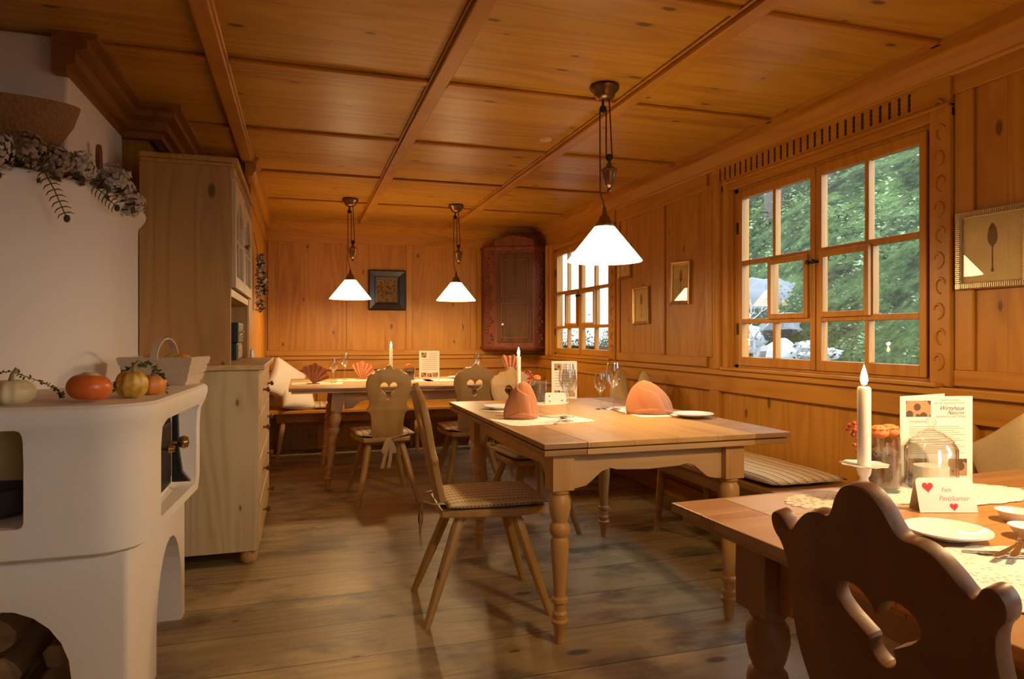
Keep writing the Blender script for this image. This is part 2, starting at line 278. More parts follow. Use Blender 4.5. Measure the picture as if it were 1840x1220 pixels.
# ------------------------------------------------------------------ mesh helpers
class MB:
    def __init__(s): s.v = []; s.f = []; s.M = Matrix()
    def add(s, vs, fs):
        o = len(s.v); s.v += [s.M @ Vector(p) for p in vs]; s.f += [tuple(i + o for i in q) for q in fs]; return s
    def box(s, x0, y0, z0, x1, y1, z1):
        return s.add([(x0, y0, z0), (x1, y0, z0), (x1, y1, z0), (x0, y1, z0), (x0, y0, z1), (x1, y0, z1), (x1, y1, z1), (x0, y1, z1)],
                     [(0, 3, 2, 1), (4, 5, 6, 7), (0, 1, 5, 4), (1, 2, 6, 5), (2, 3, 7, 6), (3, 0, 4, 7)])
    def rings(s, rs, cap0=True, cap1=True, closed=False):
        n = len(rs[0]); vs = [p for r in rs for p in r]; fs = []
        m = len(rs)
        for j in range(m if closed else m - 1):
            a, b = j * n, ((j + 1) % m) * n
            for i in range(n): k = (i + 1) % n; fs.append((a + i, a + k, b + k, b + i))
        if not closed:
            if cap0: fs.append(tuple(range(n - 1, -1, -1)))
            if cap1: fs.append(tuple((m - 1) * n + i for i in range(n)))
        return s.add(vs, fs)
    def lathe(s, prof, n=24, c=(0, 0, 0), cap0=True, cap1=True, fl=None):
        rs = []
        for r, z in prof:
            ring = []
            for i in range(n):
                a = 2 * PI * i / n; rr = max(r, 1e-5)
                if fl: rr *= 1 + fl[0] * abs(math.sin(a * fl[1] / 2)) * (1 if r > 1e-4 else 0)
                ring.append((c[0] + rr * math.cos(a), c[1] + rr * math.sin(a), c[2] + z))
            rs.append(ring)
        return s.rings(rs, cap0, cap1)
    def tube(s, pts, r, n=8, caps=True):
        pts = [Vector(p) for p in pts]; rad = r if isinstance(r, (list, tuple)) else [r] * len(pts); rs = []
        up = None
        for i, p in enumerate(pts):
            t = (pts[min(i + 1, len(pts) - 1)] - pts[max(i - 1, 0)]).normalized()
            if up is None: up = Vector((0, 0, 1)) if abs(t.z) < 0.9 else Vector((1, 0, 0))
            u = (up - t * up.dot(t)).normalized(); w = t.cross(u); up = u
            rs.append([tuple(p + u * (rad[i] * math.cos(2 * PI * k / n)) + w * (rad[i] * math.sin(2 * PI * k / n))) for k in range(n)])
        return s.rings(rs, caps, caps)
    def ball(s, c, r, n=12, m=8, sq=(1, 1, 1)):
        rs = []
        for j in range(m + 1):
            t = PI * j / m; q = max(math.sin(t), 1e-4)
            rs.append([(c[0] + r * sq[0] * q * math.cos(2 * PI * i / n), c[1] + r * sq[1] * q * math.sin(2 * PI * i / n), c[2] - r * sq[2] * math.cos(t)) for i in range(n)])
        return s.rings(rs)
    def prism(s, poly, a0, a1, plane='XY'):
        def mp(p, a): return {'XY': (p[0], p[1], a), 'XZ': (p[0], a, p[1]), 'YZ': (a, p[0], p[1])}[plane]
        return s.rings([[mp(p, a0) for p in poly], [mp(p, a1) for p in poly]])
    def grid(s, fn, nu, nv, wrap=False):
        vs = [fn(i / nu, j / nv) for j in range(nv + 1) for i in range(nu + 1)]
        fs = [(j * (nu + 1) + i, j * (nu + 1) + i + 1, (j + 1) * (nu + 1) + i + 1, (j + 1) * (nu + 1) + i) for j in range(nv) for i in range(nu)]
        return s.add(vs, fs)
    def mesh(s, me):
        return s.add([v.co[:] for v in me.vertices], [tuple(p.vertices) for p in me.polygons])
    def build(s, name, mat, parent=None, smooth=None, bevel=0.0, solid=0.0, sub=0, seg=2):
        me = bpy.data.meshes.new(name); me.from_pydata([tuple(v) for v in s.v], [], s.f)
        bm = bmesh.new(); bm.from_mesh(me); bmesh.ops.recalc_face_normals(bm, faces=bm.faces); bm.to_mesh(me); bm.free()
        me.materials.append(mat if not isinstance(mat, str) else M[mat])
        if smooth is not None:
            me.polygons.foreach_set('use_smooth', [True] * len(me.polygons))
            if smooth < 180: me.set_sharp_from_angle(angle=math.radians(smooth))
        me.update()
        o = bpy.data.objects.new(name, me); COL.objects.link(o)
        if parent: o.parent = parent
        if solid:
            m = o.modifiers.new('solid', 'SOLIDIFY'); m.thickness = solid; m.offset = 0
        if bevel:
            m = o.modifiers.new('bevel', 'BEVEL'); m.width = bevel; m.segments = seg; m.limit_method = 'ANGLE'; m.angle_limit = math.radians(38)
        if sub:
            m = o.modifiers.new('sub', 'SUBSURF'); m.levels = sub; m.render_levels = sub
        return o
def frame_xf(o, ex, ey, ez):
    return Matrix(((ex[0], ey[0], ez[0], o[0]), (ex[1], ey[1], ez[1], o[1]), (ex[2], ey[2], ez[2], o[2]), (0, 0, 0, 1)))
def board(outer, holes, depth, bevel=0.004, res=1):
    """board with holes in the local XZ plane, thickness along Y, as a mesh"""
    cu = bpy.data.curves.new('tmp', 'CURVE'); cu.dimensions = '2D'; cu.fill_mode = 'BOTH'; cu.extrude = depth / 2 - bevel; cu.bevel_depth = bevel; cu.bevel_resolution = res; cu.offset = -bevel
    for pl in [outer] + holes:
        sp = cu.splines.new('POLY'); sp.points.add(len(pl) - 1); sp.use_cyclic_u = True
        for i, p in enumerate(pl): sp.points[i].co = (p[0], p[1], 0, 1)
    o = bpy.data.objects.new('tmp', cu); COL.objects.link(o)
    me = bpy.data.meshes.new_from_object(o.evaluated_get(bpy.context.evaluated_depsgraph_get()))
    me.transform(Matrix.Rotation(PI / 2, 4, 'X'))
    bpy.data.objects.remove(o); bpy.data.curves.remove(cu)
    bm = bmesh.new(); bm.from_mesh(me); bmesh.ops.remove_doubles(bm, verts=bm.verts, dist=1e-5); bm.to_mesh(me); bm.free()
    return me
def smooth_poly(pts, it=2, closed=True):
    for _ in range(it):
        q = []; n = len(pts)
        for i in range(n):
            a, b = pts[i], pts[(i + 1) % n]
            if not closed and i == n - 1: q.append(pts[-1]); break
            if not closed and i == 0: q.append(a)
            q += [(0.75 * a[0] + 0.25 * b[0], 0.75 * a[1] + 0.25 * b[1]), (0.25 * a[0] + 0.75 * b[0], 0.25 * a[1] + 0.75 * b[1])]
        pts = q
    return pts
def rpoly(pts, radii, n=6, off=0.0):
    """convex CCW polygon, offset outward by off, corners rounded"""
    m = len(pts); lines = []
    for i in range(m):
        a = Vector(pts[i]); b = Vector(pts[(i + 1) % m]); d = (b - a).normalized(); nr = Vector((d.y, -d.x))
        lines.append((a + nr * off, d))
    V = []
    for i in range(m):
        (p, d), (q, e) = lines[i - 1], lines[i]
        den = d.x * e.y - d.y * e.x; t = ((q.x - p.x) * e.y - (q.y - p.y) * e.x) / den; V.append(p + d * t)
    out = []
    for i in range(m):
        r = max(radii[i] + off, 0.002); d0, d1 = lines[i - 1][1], lines[i][1]
        ang = math.acos(max(-1, min(1, d0.dot(d1)))); tl = r * math.tan(ang / 2)
        a = V[i] - d0 * tl; nr = Vector((-d0.y, d0.x)); c = a + nr * r
        for k in range(n + 1):
            th = ang * k / n; w = -nr; out.append((c.x + r * (w.x * math.cos(th) - w.y * math.sin(th)), c.y + r * (w.x * math.sin(th) + w.y * math.cos(th))))
    return out
def boolean(o, cutters):
    for c in cutters:
        m = o.modifiers.new('b', 'BOOLEAN'); m.operation = 'DIFFERENCE'; m.object = c; m.solver = 'EXACT'
    bpy.context.view_layer.update()
    me = bpy.data.meshes.new_from_object(o.evaluated_get(bpy.context.evaluated_depsgraph_get()))
    o.modifiers.clear(); o.data = me
    for c in cutters: bpy.data.objects.remove(c)
def tag(o, label=None, cat=None, group=None, kind=None):
    if label: o['label'] = label
    if cat: o['category'] = cat
    if group: o['group'] = group
    if kind: o['kind'] = kind
    return o
def thing(name, label, cat, loc=(0, 0, 0), rz=0.0, group=None):
    o = bpy.data.objects.new(name, None); COL.objects.link(o); o.location = loc; o.rotation_euler = (0, 0, rz); o.empty_display_size = 0.05
    return tag(o, label, cat, group)
def struct(o): o['kind'] = 'structure'; return o
def dup(root, loc, rz, label, group=None):
    def cp(o, par):
        c = o.copy(); COL.objects.link(c); c.parent = par
        for ch in list(o.children): cp(ch, c)
        return c
    r = cp(root, None); r.location = loc; r.rotation_euler = (0, 0, rz); r['label'] = label
    if group: r['group'] = group
    return r
def text_mesh(s, size, shear=0.0, extrude=0.0003):
    cu = bpy.data.curves.new('t', 'FONT'); cu.body = s; cu.size = size; cu.shear = shear; cu.extrude = extrude; cu.align_x = 'CENTER'; cu.resolution_u = 3
    o = bpy.data.objects.new('t', cu); COL.objects.link(o)
    me = bpy.data.meshes.new_from_object(o.evaluated_get(bpy.context.evaluated_depsgraph_get()))
    bpy.data.objects.remove(o); bpy.data.curves.remove(cu); return me

# ------------------------------------------------------------------ the room shell
H = 2.33; XR = 2.55; YB = 7.2
o = MB().box(-2.4, -1.7, -0.1, 2.8, 7.45, 0).build('floor', 'floor'); struct(o)
o = MB().box(-2.4, -1.7, H, 2.8, 7.45, H + 0.1).build('ceiling', 'ceil'); struct(o)
# right wall with three window openings (two in view, one beside the camera)
WO = [(2.20, 3.58), (5.29, 6.67), (-0.95, 0.43)]; ZB, ZT = 0.955, 2.045
b = MB()
edges = sorted(WO)
ys = [-1.7] + [e for w in edges for e in w] + [YB]
for i in range(0, len(ys), 2): b.box(XR, ys[i], 0, XR + 0.08, ys[i + 1], H)
for w in edges: b.box(XR, w[0], 0, XR + 0.08, w[1], ZB).box(XR, w[0], ZT, XR + 0.08, w[1], H)
struct(b.build('wall_right', 'wall_v_y'))
struct(MB().box(-0.55, YB, 0, XR + 0.22, YB + 0.2, H).build('wall_back', 'wall_v_x'))
struct(MB().box(-0.55, 4.86, 0, -0.33, YB, H).build('wall_left', 'wall_v_y'))
struct(MB().box(-0.95, 3.97, 0, -0.77, 5.1, H).box(-0.77, 4.86, 0, -0.55, 5.1, H).build('wall_left_niche', 'wall_v_y'))
struct(MB().box(-2.4, 3.97, 0, -0.95, 4.15, H).build('wall_behind_stove', 'wall_v_x'))
struct(MB().box(-2.4, -1.7, 0, -2.2, 3.97, H).build('wall_left_front', 'wall_v_y'))
struct(MB().box(-2.4, -1.8, 0, 2.63, -1.7, .95).box(-2.4, -1.8, 2.05, 2.63, -1.7, H).box(-2.4, -1.8, .95, .45, -1.7, 2.05).box(1.32, -1.8, .95, 2.63, -1.7, 2.05).build('wall_front', 'wall_v_x'))

tn = [0]
def trim(b, mat, bevel=0.004, smooth=None):
    tn[0] += 1
    return struct(b.build('trim_%d' % tn[0], mat, bevel=bevel, smooth=smooth))
# ceiling beams along the room and slats across it
for x in (-1.28, -0.336, 0.61, 1.554):
    b = MB().box(x - 0.046, -1.7, H - 0.012, x + 0.046, YB, H).box(x - 0.036, -1.7, H - 0.036, x + 0.036, YB, H - 0.012); trim(b, 'rail_y', 0.006)
for y in (-0.98, 0.05, 1.08, 2.1, 3.12, 4.12, 5.14, 6.16):
    b = MB()
    for x0, x1 in ((-2.2, -1.326), (-1.234, -0.382), (-0.29, 0.564), (0.656, 1.508), (1.60, 2.45)):
        if y > 4.8 and x1 < -0.3: continue
        if x1 < -1.3 and y > 2: continue
        if x1 < -0.3 and y > 2.9: x0 = -0.80 if y < 3.5 else -0.62
        b.box(x0, y - 0.026, H - 0.018, x1, y + 0.026, H)
    trim(b, 'rail_x', 0.006)
# cornice swept along the room edge
def cornice(path, prof, mat):
    b = MB(); n = len(path); rs = []
    for i, p in enumerate(path):
        p = Vector(p); d0 = (p - Vector(path[i - 1])).normalized() if i else None; d1 = (Vector(path[i + 1]) - p).normalized() if i < n - 1 else None
        d0 = d0 or d1; d1 = d1 or d0
        n0 = Vector((-d0.y, d0.x)); n1 = Vector((-d1.y, d1.x)); m = (n0 + n1).normalized(); m /= max(0.2, m.dot(n0))
        rs.append([(p.x + m.x * q[0], p.y + m.y * q[0], H + q[1]) for q in prof])
    b.rings(rs); return trim(b, mat, 0, 35)
PR = [(-0.02, 0.0), (-0.02, -0.125), (0.022, -0.125), (0.03, -0.115), (0.03, -0.105), (0.046, -0.09), (0.075, -0.05), (0.085, -0.044), (0.098, -0.044), (0.098, -0.018), (0.12, -0.018), (0.12, 0.0)]
cornice([(XR, -1.7), (XR, YB)], PR, 'rail_y')
cornice([(XR, YB), (-0.33, YB)], PR, 'rail_x')
PRL = [(-0.02, 0.0), (-0.02, -0.16), (0.03, -0.16), (0.03, -0.13), (0.06, -0.12), (0.06, -0.075), (0.10, -0.06), (0.10, -0.03), (0.135, -0.022), (0.135, 0.0)]
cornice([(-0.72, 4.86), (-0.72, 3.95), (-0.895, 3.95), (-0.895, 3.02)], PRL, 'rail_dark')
cornice([(-0.33, YB), (-0.33, 4.80)], PR[:6] + [(0.05, -0.05), (0.055, -0.018), (0.065, -0.018), (0.065, 0)], 'rail_y')
# right wall: rails and stiles
b = MB()
b.box(XR - 0.016, -1.7, 2.13, XR, 2.15, 2.22).box(XR - 0.016, 3.86, 2.10, XR, YB, 2.22)
b.box(XR - 0.016, -1.7, 0.945, XR, 2.13, 1.01).box(XR - 0.016, 3.86, 0.945, XR, 5.2, 1.01)
b.box(XR - 0.055, -1.7, 0.905, XR, YB, 0.938)
b.box(XR - 0.03, -1.7, 0.80, XR, YB, 0.905).box(XR - 0.03, -1.7, 0, XR, YB, 0.12)
trim(b, 'rail_y')
b = MB()
for y in (4.45, 5.18, 3.84, 6.78, 2.06, 0.6):
    b.box(XR - 0.014, y - 0.04, 1.01, XR, y + 0.04, 2.13)
for y in (3.76, 5.2, 6.5, 2.05, 0.6): b.box(XR - 0.026, y - 0.05, 0.12, XR, y + 0.05, 0.80)
trim(b, 'rail_z')
# back wall
b = MB().box(-0.33, YB - 0.016, 2.10, XR, YB, 2.21).box(-0.33, YB - 0.016, 0.945, XR, YB, 1.0).box(-0.33, YB - 0.05, 0.905, XR, YB, 0.938).box(-0.33, YB - 0.03, 0.80, XR, YB, 0.905)
trim(b, 'rail_x')
b = MB()
for x in (-0.28, 0.485, 1.10, 1.80): b.box(x - 0.032, YB - 0.014, 1.0, x + 0.032, YB, 2.10)
for x in (0.2, 1.0, 1.8): b.box(x - 0.04, YB - 0.026, 0.0, x + 0.04, YB, 0.80)
trim(b, 'rail_z')
trim(MB().box(-0.33, 4.86, 2.07, -0.316, YB, 2.17).box(-0.33, 4.86, 0.9, -0.30, YB, 0.94), 'rail_y')

# windows
def make_window(i, y0, slots):
    """y0: near edge of the near glass; far glass ends at y0+1.245"""
    w = MB()
    a, c = y0 - 0.065, y0 + 1.315
    w.box(XR + 0.0, a, ZB, XR + 0.075, a + 0.028, ZT).box(XR + 0.0, c - 0.04, ZB, XR + 0.075, c, ZT)
    w.box(XR + 0.0, a, ZB, XR + 0.075, c, ZB + 0.022).box(XR + 0.0, a, ZT - 0.028, XR + 0.075, c, ZT)
    root = w.build('window_%d' % i, 'rail_z', bevel=0.003); struct(root)
    for s in range(2):
        s0 = y0 - 0.034 + s * 0.654; s1 = s0 + 0.645
        g0, g1 = s0 + 0.036, s1 - 0.036
        b = MB(); X0, X1 = XR - 0.012 + 0.0, XR + 0.03
        b.box(X0, s0, ZB + 0.015, X1, g0, ZT - 0.022).box(X0, g1, ZB + 0.015, X1, s1, ZT - 0.022)
        b.box(X0, g0, ZB + 0.015, X1, g1, 1.022).box(X0, g0, 1.975, X1, g1, ZT - 0.022)
        for z in (1.235, 1.585): b.box(X0, g0, z - 0.014, X1, g1, z + 0.014)
        mid = (g0 + g1) / 2
        b.box(X0 + 0.004, mid - 0.012, 1.022, X1, mid + 0.012, 1.221).box(X0 + 0.004, mid - 0.012, 1.599, X1, mid + 0.012, 1.975)
        m2 = mid + (0.022 if s == 1 else -0.022) * 1.0
        b.box(X0 + 0.004, m2 - 0.015, 1.249, X1, m2 + 0.015, 1.571)
        sash = b.build('window_sash', 'rail_z', root, bevel=0.003)
        q0, q1 = (g0 + 0.001, m2 + 0.008) if s == 1 else (m2 - 0.008, g1 - 0.001)
        b = MB(); XA = X0 - 0.018
        b.box(XA, q0, 1.243, X0 + 0.003, q0 + 0.028, 1.577).box(XA, q1 - 0.028, 1.243, X0 + 0.003, q1, 1.577).box(XA, q0 + 0.028, 1.243, X0 + 0.003, q1 - 0.028, 1.271).box(XA, q0 + 0.028, 1.549, X0 + 0.003, q1 - 0.028, 1.577)
        b.build('small_casement', 'rail_z', sash, bevel=0.003)
        MB().box(XR + 0.008, g0, 1.02, XR + 0.011, g1, 1.98).build('window_pane', 'pane', sash)
        b = MB(); yh = s1 - 0.01 if s == 0 else s0 + 0.02
        b.lathe([(0.006, 0), (0.006, 0.02), (0.012, 0.026), (0.012, 0.034), (0.004, 0.04)], 12); 
        b.M = frame_xf((X0, yh, 1.53), (0, 1, 0), (0, 0, 1), (-1, 0, 0)); v = b.v; b2 = MB(); b2.M = b.M; b2.add([tuple(p) for p in v], b.f)
        b2.add([tuple(p) for p in []], [])
        b2.build('window_latch', 'iron', sash, smooth=40)
        for z in (1.19, 1.80):
            if s == 1: MB().box(X0 - 0.006, s1 - 0.006, z - 0.035, X0 + 0.002, s1 + 0.012, z + 0.035).build('hinge', 'iron', sash, bevel=0.002)
    # deep moulded jamb on the far side
    b = MB(); yj = c
    for k, (wd, dp) in enumerate(((0.03, 0.012), (0.045, 0.045), (0.03, 0.022), (0.06, 0.06), (0.04, 0.02))):
        if dp > 0.04: 
            cx_ = yj + wd / 2; pr = [(cx_ + wd / 2 * math.cos(PI * t / 8), XR - dp * math.sin(PI * t / 8) ** 0.6) for t in range(9)]
            b.rings([[(x, y, ZB - 0.015) for y, x in pr], [(x, y, 2.11) for y, x in pr]])
        else: b.box(XR - dp, yj, ZB - 0.015, XR, yj + wd, 2.11)
        yj += wd
    b.build('window_jamb', 'rail_z', root, smooth=35)
    # carved board on the near side
    b = MB().box(XR - 0.03, a - 0.095, ZB - 0.015, XR, a, 2.11).build('carved_board', 'rail_z', root, bevel=0.004)
    cb = MB(); yc = a - 0.048
    for k in range(11):
        z = 1.0 + k * 0.105
        pts = []
        for t in range(13):
            an = -PI / 2 + PI * t / 12 * 1.5
            r = 0.030 * (1 - 0.04 * t); pts.append((XR - 0.031, yc + (r * math.cos(an)) * (1 if k % 2 else -1) - (0.008 if k % 2 else -0.008), z + 0.045 + r * math.sin(an) * 1.25))
        cb.tube(pts, [0.003 + 0.004 * math.sin(PI * t / 12) for t in range(13)], 6)
    cb.build('carved_scroll', 'rail_z', b, smooth=60)
    # header with the row of slots
    b = MB().box(XR - 0.022, a - 0.095, ZT + 0.0, XR, c + 0.205, 2.085).box(XR - 0.042, a - 0.095, 2.085, XR, c + 0.205, 2.10).box(XR - 0.028, a - 0.095, 2.10, XR, c + 0.205, 2.225)
    hd = b.build('header_board', 'rail_y', root, bevel=0.003)
    if slots:
        b = MB()
        for k in range(28):
            y = a + 0.10 + k * 0.0515
            for j in range(4):
                r = 0.0105; z = 2.128 + j * 0.0195
                b.rings([[(XR - 0.0285 - q, y + r * math.cos(2 * PI * t / 8) * 0.75, z + r * 1.1 * math.sin(2 * PI * t / 8)) for t in range(8)] for q in (0, 0.001)])
        b.build('vent_slots', 'black', hd)
    MB().box(XR - 0.07, a - 0.06, 0.938, XR + 0.12, c + 0.06, 0.956).build('window_sill', 'rail_y', root, bevel=0.004)
    return root
make_window(1, 2.265, True); make_window(2, 5.355, False); make_window(3, -0.885, False)
for i, (a, c) in enumerate(((.45, 1.32),)):
    w = MB().box(a, -1.78, .95, a + .06, -1.69, 2.05).box(c - .06, -1.78, .95, c, -1.69, 2.05).box(a, -1.78, .95, c, -1.69, 1.01).box(a, -1.78, 1.99, c, -1.69, 2.05).box((a + c) / 2 - .02, -1.76, 1.01, (a + c) / 2 + .02, -1.71, 1.99).box(a, -1.76, 1.48, c, -1.71, 1.51).build('window_%d' % (4 + i), 'rail_z'); struct(w)
    MB().box(a + .05, -1.74, 1.0, c - .05, -1.737, 2.0).build('window_pane', 'pane', w)

# ------------------------------------------------------------------ outdoors
def hz(x, y): return -0.55 + (1.0 + max(0, x - 3.3) * 0.78) * min(1, max(0, (y - 0.6) / 2.2)) + 0.25 * noise.noise(Vector((x * 0.7, y * 0.7, 0))) + 0.08 * noise.noise(Vector((x * 2.5, y * 2.5, 3)))
b = MB(); b.grid(lambda u, v: (2.9 + u * 14, -8 + v * 34, hz(2.9 + u * 14, -8 + v * 34)), 70, 140)
tag(b.build('hillside', 'hill', smooth=180), kind='structure')
b = MB()
for k in range(48000):
    x = 3.7 + 7.5 * random.random() ** 1.3; y = 1.2 + x * 0.55 + random.random() * (3 + x * 1.6) - 2.2
    cl = noise.noise(Vector((x * 1.1, y * 1.1, 9))) + 0.5 * noise.noise(Vector((x * 2.7, y * 2.7, 4)))
    if cl < -0.08 and random.random() < 0.75: continue
    z = hz(x, y) + random.random() ** 0.6 * (0.12 + (0.35 if x < 4.6 else 1.25) * max(0, cl))
    s = (0.014 if x < 4.8 else 0.024) * random.uniform(.7, 1.6); e1 = Vector((random.gauss(0, 1), random.gauss(0, 1), random.gauss(0, 0.6))).normalized(); e2 = e1.orthogonal().normalized()
    p = Vector((x, y, z)); b.add([p - e1 * s, p + e2 * s * 0.5, p + e1 * s, p - e2 * s * 0.5], [(0, 1, 2, 3)])
tag(b.build('shrub_leaves', 'bush'), 'green leafy undergrowth covering the hillside outside the window', 'shrubs', kind='stuff')
struct(MB().box(-25, -25, -0.75, 25, 25, -0.7).build('ground', 'hill'))
def rock(x, y, z, r, lab, seed):
    b = MB(); b.ball((0, 0, 0), 1, 16, 10)
    vs = []
    for v in b.v:
        n_ = noise.noise(v * 1.3 + Vector((seed, 0, 0))) * 0.45 + noise.noise(v * 3.1 + Vector((seed, 5, 0))) * 0.15
        vs.append(v * (1 + n_))
    b.v = [Vector((v.x * r, v.y * r * 1.15, v.z * r * 0.75)) for v in vs]
    o = b.build('rock', 'rock' if r > .25 else 'rock_pale', smooth=32); o.location = (x, y, z); tag(o, lab, 'rock', 'rocks outside the window'); return o
rk = [(4.36, 5.24, 1.12, 0.30, 'grey rock behind the lower panes of the left casement'),
      (4.70, 6.05, 1.42, 0.42, 'tall dark grey boulder rising behind the pale bare shrub'),
      (4.02, 5.42, 1.05, 0.22, 'pale stone low at the left edge of the large window'),
      (3.90, 4.86, 0.97, 0.18, 'whitish stone just above the sill in the middle of the left casement'),
      (4.08, 4.72, 0.99, 0.15, 'whitish rounded stone beside the centre post of the large window'),
      (4.11, 4.42, 0.955, 0.12, 'small pale stone at the lower left corner of the right casement'),
      (4.14, 4.00, 0.955, 0.11, 'small pale stone at the bottom right pane, the left of two'),
      (4.28, 3.80, 0.96, 0.12, 'small pale stone at the bottom right pane, the right of two')]
for i, r in enumerate(rk): rock(*r, i * 3.7)
# pale bare shrub
b = MB()
def twig(p, d, l, r, dep):
    q = p + d * l; b.tube([p, (p + q) / 2 + Vector((random.gauss(0, l * .06), random.gauss(0, l * .06), 0)), q], [r, r * .85, r * .6], 5)
    if dep:
        for k in range(3):
            nd = (d + Vector((random.gauss(0, .5), random.gauss(0, .5), random.gauss(0.1, .3)))).normalized(); twig(q, nd, l * .68, r * .6, dep - 1)
random.seed(5); twig(Vector((0, 0, 0)), Vector((0, 0, 1)), 0.26, 0.014, 3)
o = b.build('bare_shrub', 'whitetwig', smooth=60); o.location = (3.88, 5.16, 0.86); tag(o, 'pale bare branching shrub in front of the boulders outside', 'shrub')
# trunks up the slope
for i, (x, y, r, lab) in enumerate([(6.4, 9.1, .13, 'dark tree trunk seen through the upper left pane'), (6.6, 8.3, .16, 'thick dark tree trunk in the second upper pane'), (7.0, 7.7, .09, 'thin dark trunk right of the thick one outside')]):
    b = MB(); z0 = hz(x, y) - .1; b.tube([(0, 0, 0), (0.05, .05, 1.5), (.0, .1, 4)], [r, r * .85, r * .6], 10)
    o = b.build('tree_trunk', 'trunk', smooth=60); o.location = (x, y, z0); tag(o, lab, 'tree')
# building and window box outside the far window
t = thing('outbuilding', 'bright white rendered wall of a building outside the far small window', 'building')
MB().box(2.95, 8.6, -0.4, 4.7, 9.0, 4.2).build('wall', 'render_wall', t); MB().box(2.95, 8.56, 1.45, 3.0, 8.6, 2.1).build('wall_edge', 'rail_z', t)
t = thing('window_box', 'planted window box outside the far small window', 'planter', (2.93, 6.85, 0.90))
MB().box(-0.09, -0.62, 0, 0.09, 0.62, 0.14).build('box', 'trunk', t)
b = MB(); b2 = MB()
for k in range(900):
    p = Vector((random.gauss(0, .06), random.uniform(-.62, .62), 0.10 + abs(random.gauss(0, .10)))); s = random.uniform(.008, .02)
    e1 = Vector((random.gauss(0, 1), random.gauss(0, 1), random.gauss(0, 1))).normalized(); e2 = e1.orthogonal().normalized()
    (b if k % 3 else b2).add([p - e1 * s, p + e2 * s * .6, p + e1 * s, p - e2 * s * .6], [(0, 1, 2, 3)])
b.build('leaves', 'leafg', t); b2.build('blossoms', 'whitetwig', t)

# ------------------------------------------------------------------ masonry stove
st = thing('masonry_stove', 'white plastered masonry stove with ledge, arches and iron oven door', 'stove')
BP = [(-2.15, 2.15), (-0.435, 2.15), (-0.385, 2.97), (-0.53, 3.30), (-2.15, 3.30)]
BR = [0.01, 0.13, 0.03, 0.03, 0.01]
secs = [(0.525, -0.03), (0.54, -0.006), (0.60, 0.0), (0.80, 0.0), (0.86, 0.004), (0.90, 0.022), (0.93, 0.030), (0.948, 0.028), (0.957, 0.018)]
b = MB().rings([[(x, y, z) for x, y in rpoly(BP, BR, 8, of)] for z, of in secs])
body = b.build('stove_body', 'plaster', st, smooth=40)
c1 = MB().box(-0.475, 2.38, 0.575, -0.2, 2.90, 0.885).build('c', 'plaster', bevel=0.02)
c2 = MB().box(-1.25, 1.9, 0.625, -0.717, 2.52, 0.895).build('c', 'plaster', bevel=0.015)
boolean(body, [c1, c2])
BB = [(-2.15, 2.19), (-0.47, 2.19), (-0.46, 3.10), (-0.58, 3.27), (-2.15, 3.27)]
b = MB().rings([[(x, y, z) for x, y in rpoly(BB, [0.01, 0.02, 0.02, 0.02, 0.01], 4)] for z in (0, 0.53)])
base = b.build('stove_base', 'plaster', st, smooth=40)
def arch_poly(c, hw, z0, zt, n=12):
    return [(c - hw, z0)] + [(c + hw, z0)] + [(c + hw * math.cos(PI * k / n), zt - hw * 1.15 + hw * 1.15 * math.sin(PI * k / n)) for k in range(n + 1)]
cA = MB().prism(arch_poly(2.79, 0.235, -0.05, 0.40), -1.1, -0.3, 'YZ').build('c', 'plaster')
cB = MB().prism(arch_poly(-0.80, 0.185, -0.05, 0.395), 2.0, 2.75, 'XZ').build('c', 'plaster')
boolean(base, [cA, cB])
TP = [(-2.15, 2.62), (-0.74, 2.62), (-0.74, 3.92), (-2.15, 3.92)]
tw = MB().rings([[(x, y, z) for x, y in rpoly(TP, [0.01, 0.62, 0.12, 0.01], 14, of)] for z, of in ((0.9, 0.02), (0.975, 0.0), (1.3, 0), (1.635, 0), (1.655, 0.004), (1.69, 0.03), (1.71, 0.036), (1.73, 0.03), (1.74, 0.012))])
tw.build('stove_tower', 'plaster', st, smooth=40)
MB().box(-2.15, 3.08, 1.72, -0.875, 3.93, H - .001).build('chimney', 'plaster', st, bevel=0.012)
MB().box(-0.475, 2.40, 0.60, -0.462, 2.80, 0.865).box(-0.462, 2.43, 0.63, -0.455, 2.77, 0.835).build('oven_door', 'iron', st, bevel=0.003)
kb = MB(); kb.M = frame_xf((-0.455, 2.70, 0.765), (0, 1, 0), (0, 0, 1), (1, 0, 0)); kb.lathe([(0.005, 0), (0.005, 0.03), (0.018, 0.038), (0.024, 0.052), (0.018, 0.066), (0, 0.07)], 16); kb.build('oven_knob', 'brass', st, smooth=50)
kb = MB(); kb.M = frame_xf((-0.455, 2.55, 0.765), (0, 1, 0), (0, 0, 1), (1, 0, 0)); kb.lathe([(0.005, 0), (0.005, 0.02), (0.014, 0.028), (0.012, 0.045), (0, 0.048)], 16); kb.build('oven_knob', 'brass', st, smooth=50)
MB().prism([(-0.46, .86), (-0.44, .86), (-0.436, .72), (-0.425, .64), (-0.395, .602), (-0.46, .602)], 2.80, 2.83, 'XZ').build('door_latch', 'iron', st, bevel=0.003)
MB().box(-1.24, 2.50, 0.63, -0.73, 2.516, 0.89).build('niche_back', 'plaster_in', st)
o = MB().lathe([(0.0, 0), (0.075, 0), (0.098, 0.02), (0.10, 0.075), (0.104, 0.08), (0.094, 0.08), (0.09, 0.01), (0, 0.008)], 28).build('clay_pot', 'trunk', smooth=40); o.location = (-0.862, 2.34, 0.627)
tag(o, 'dark brown round pot standing in the niche of the white stove', 'pot')
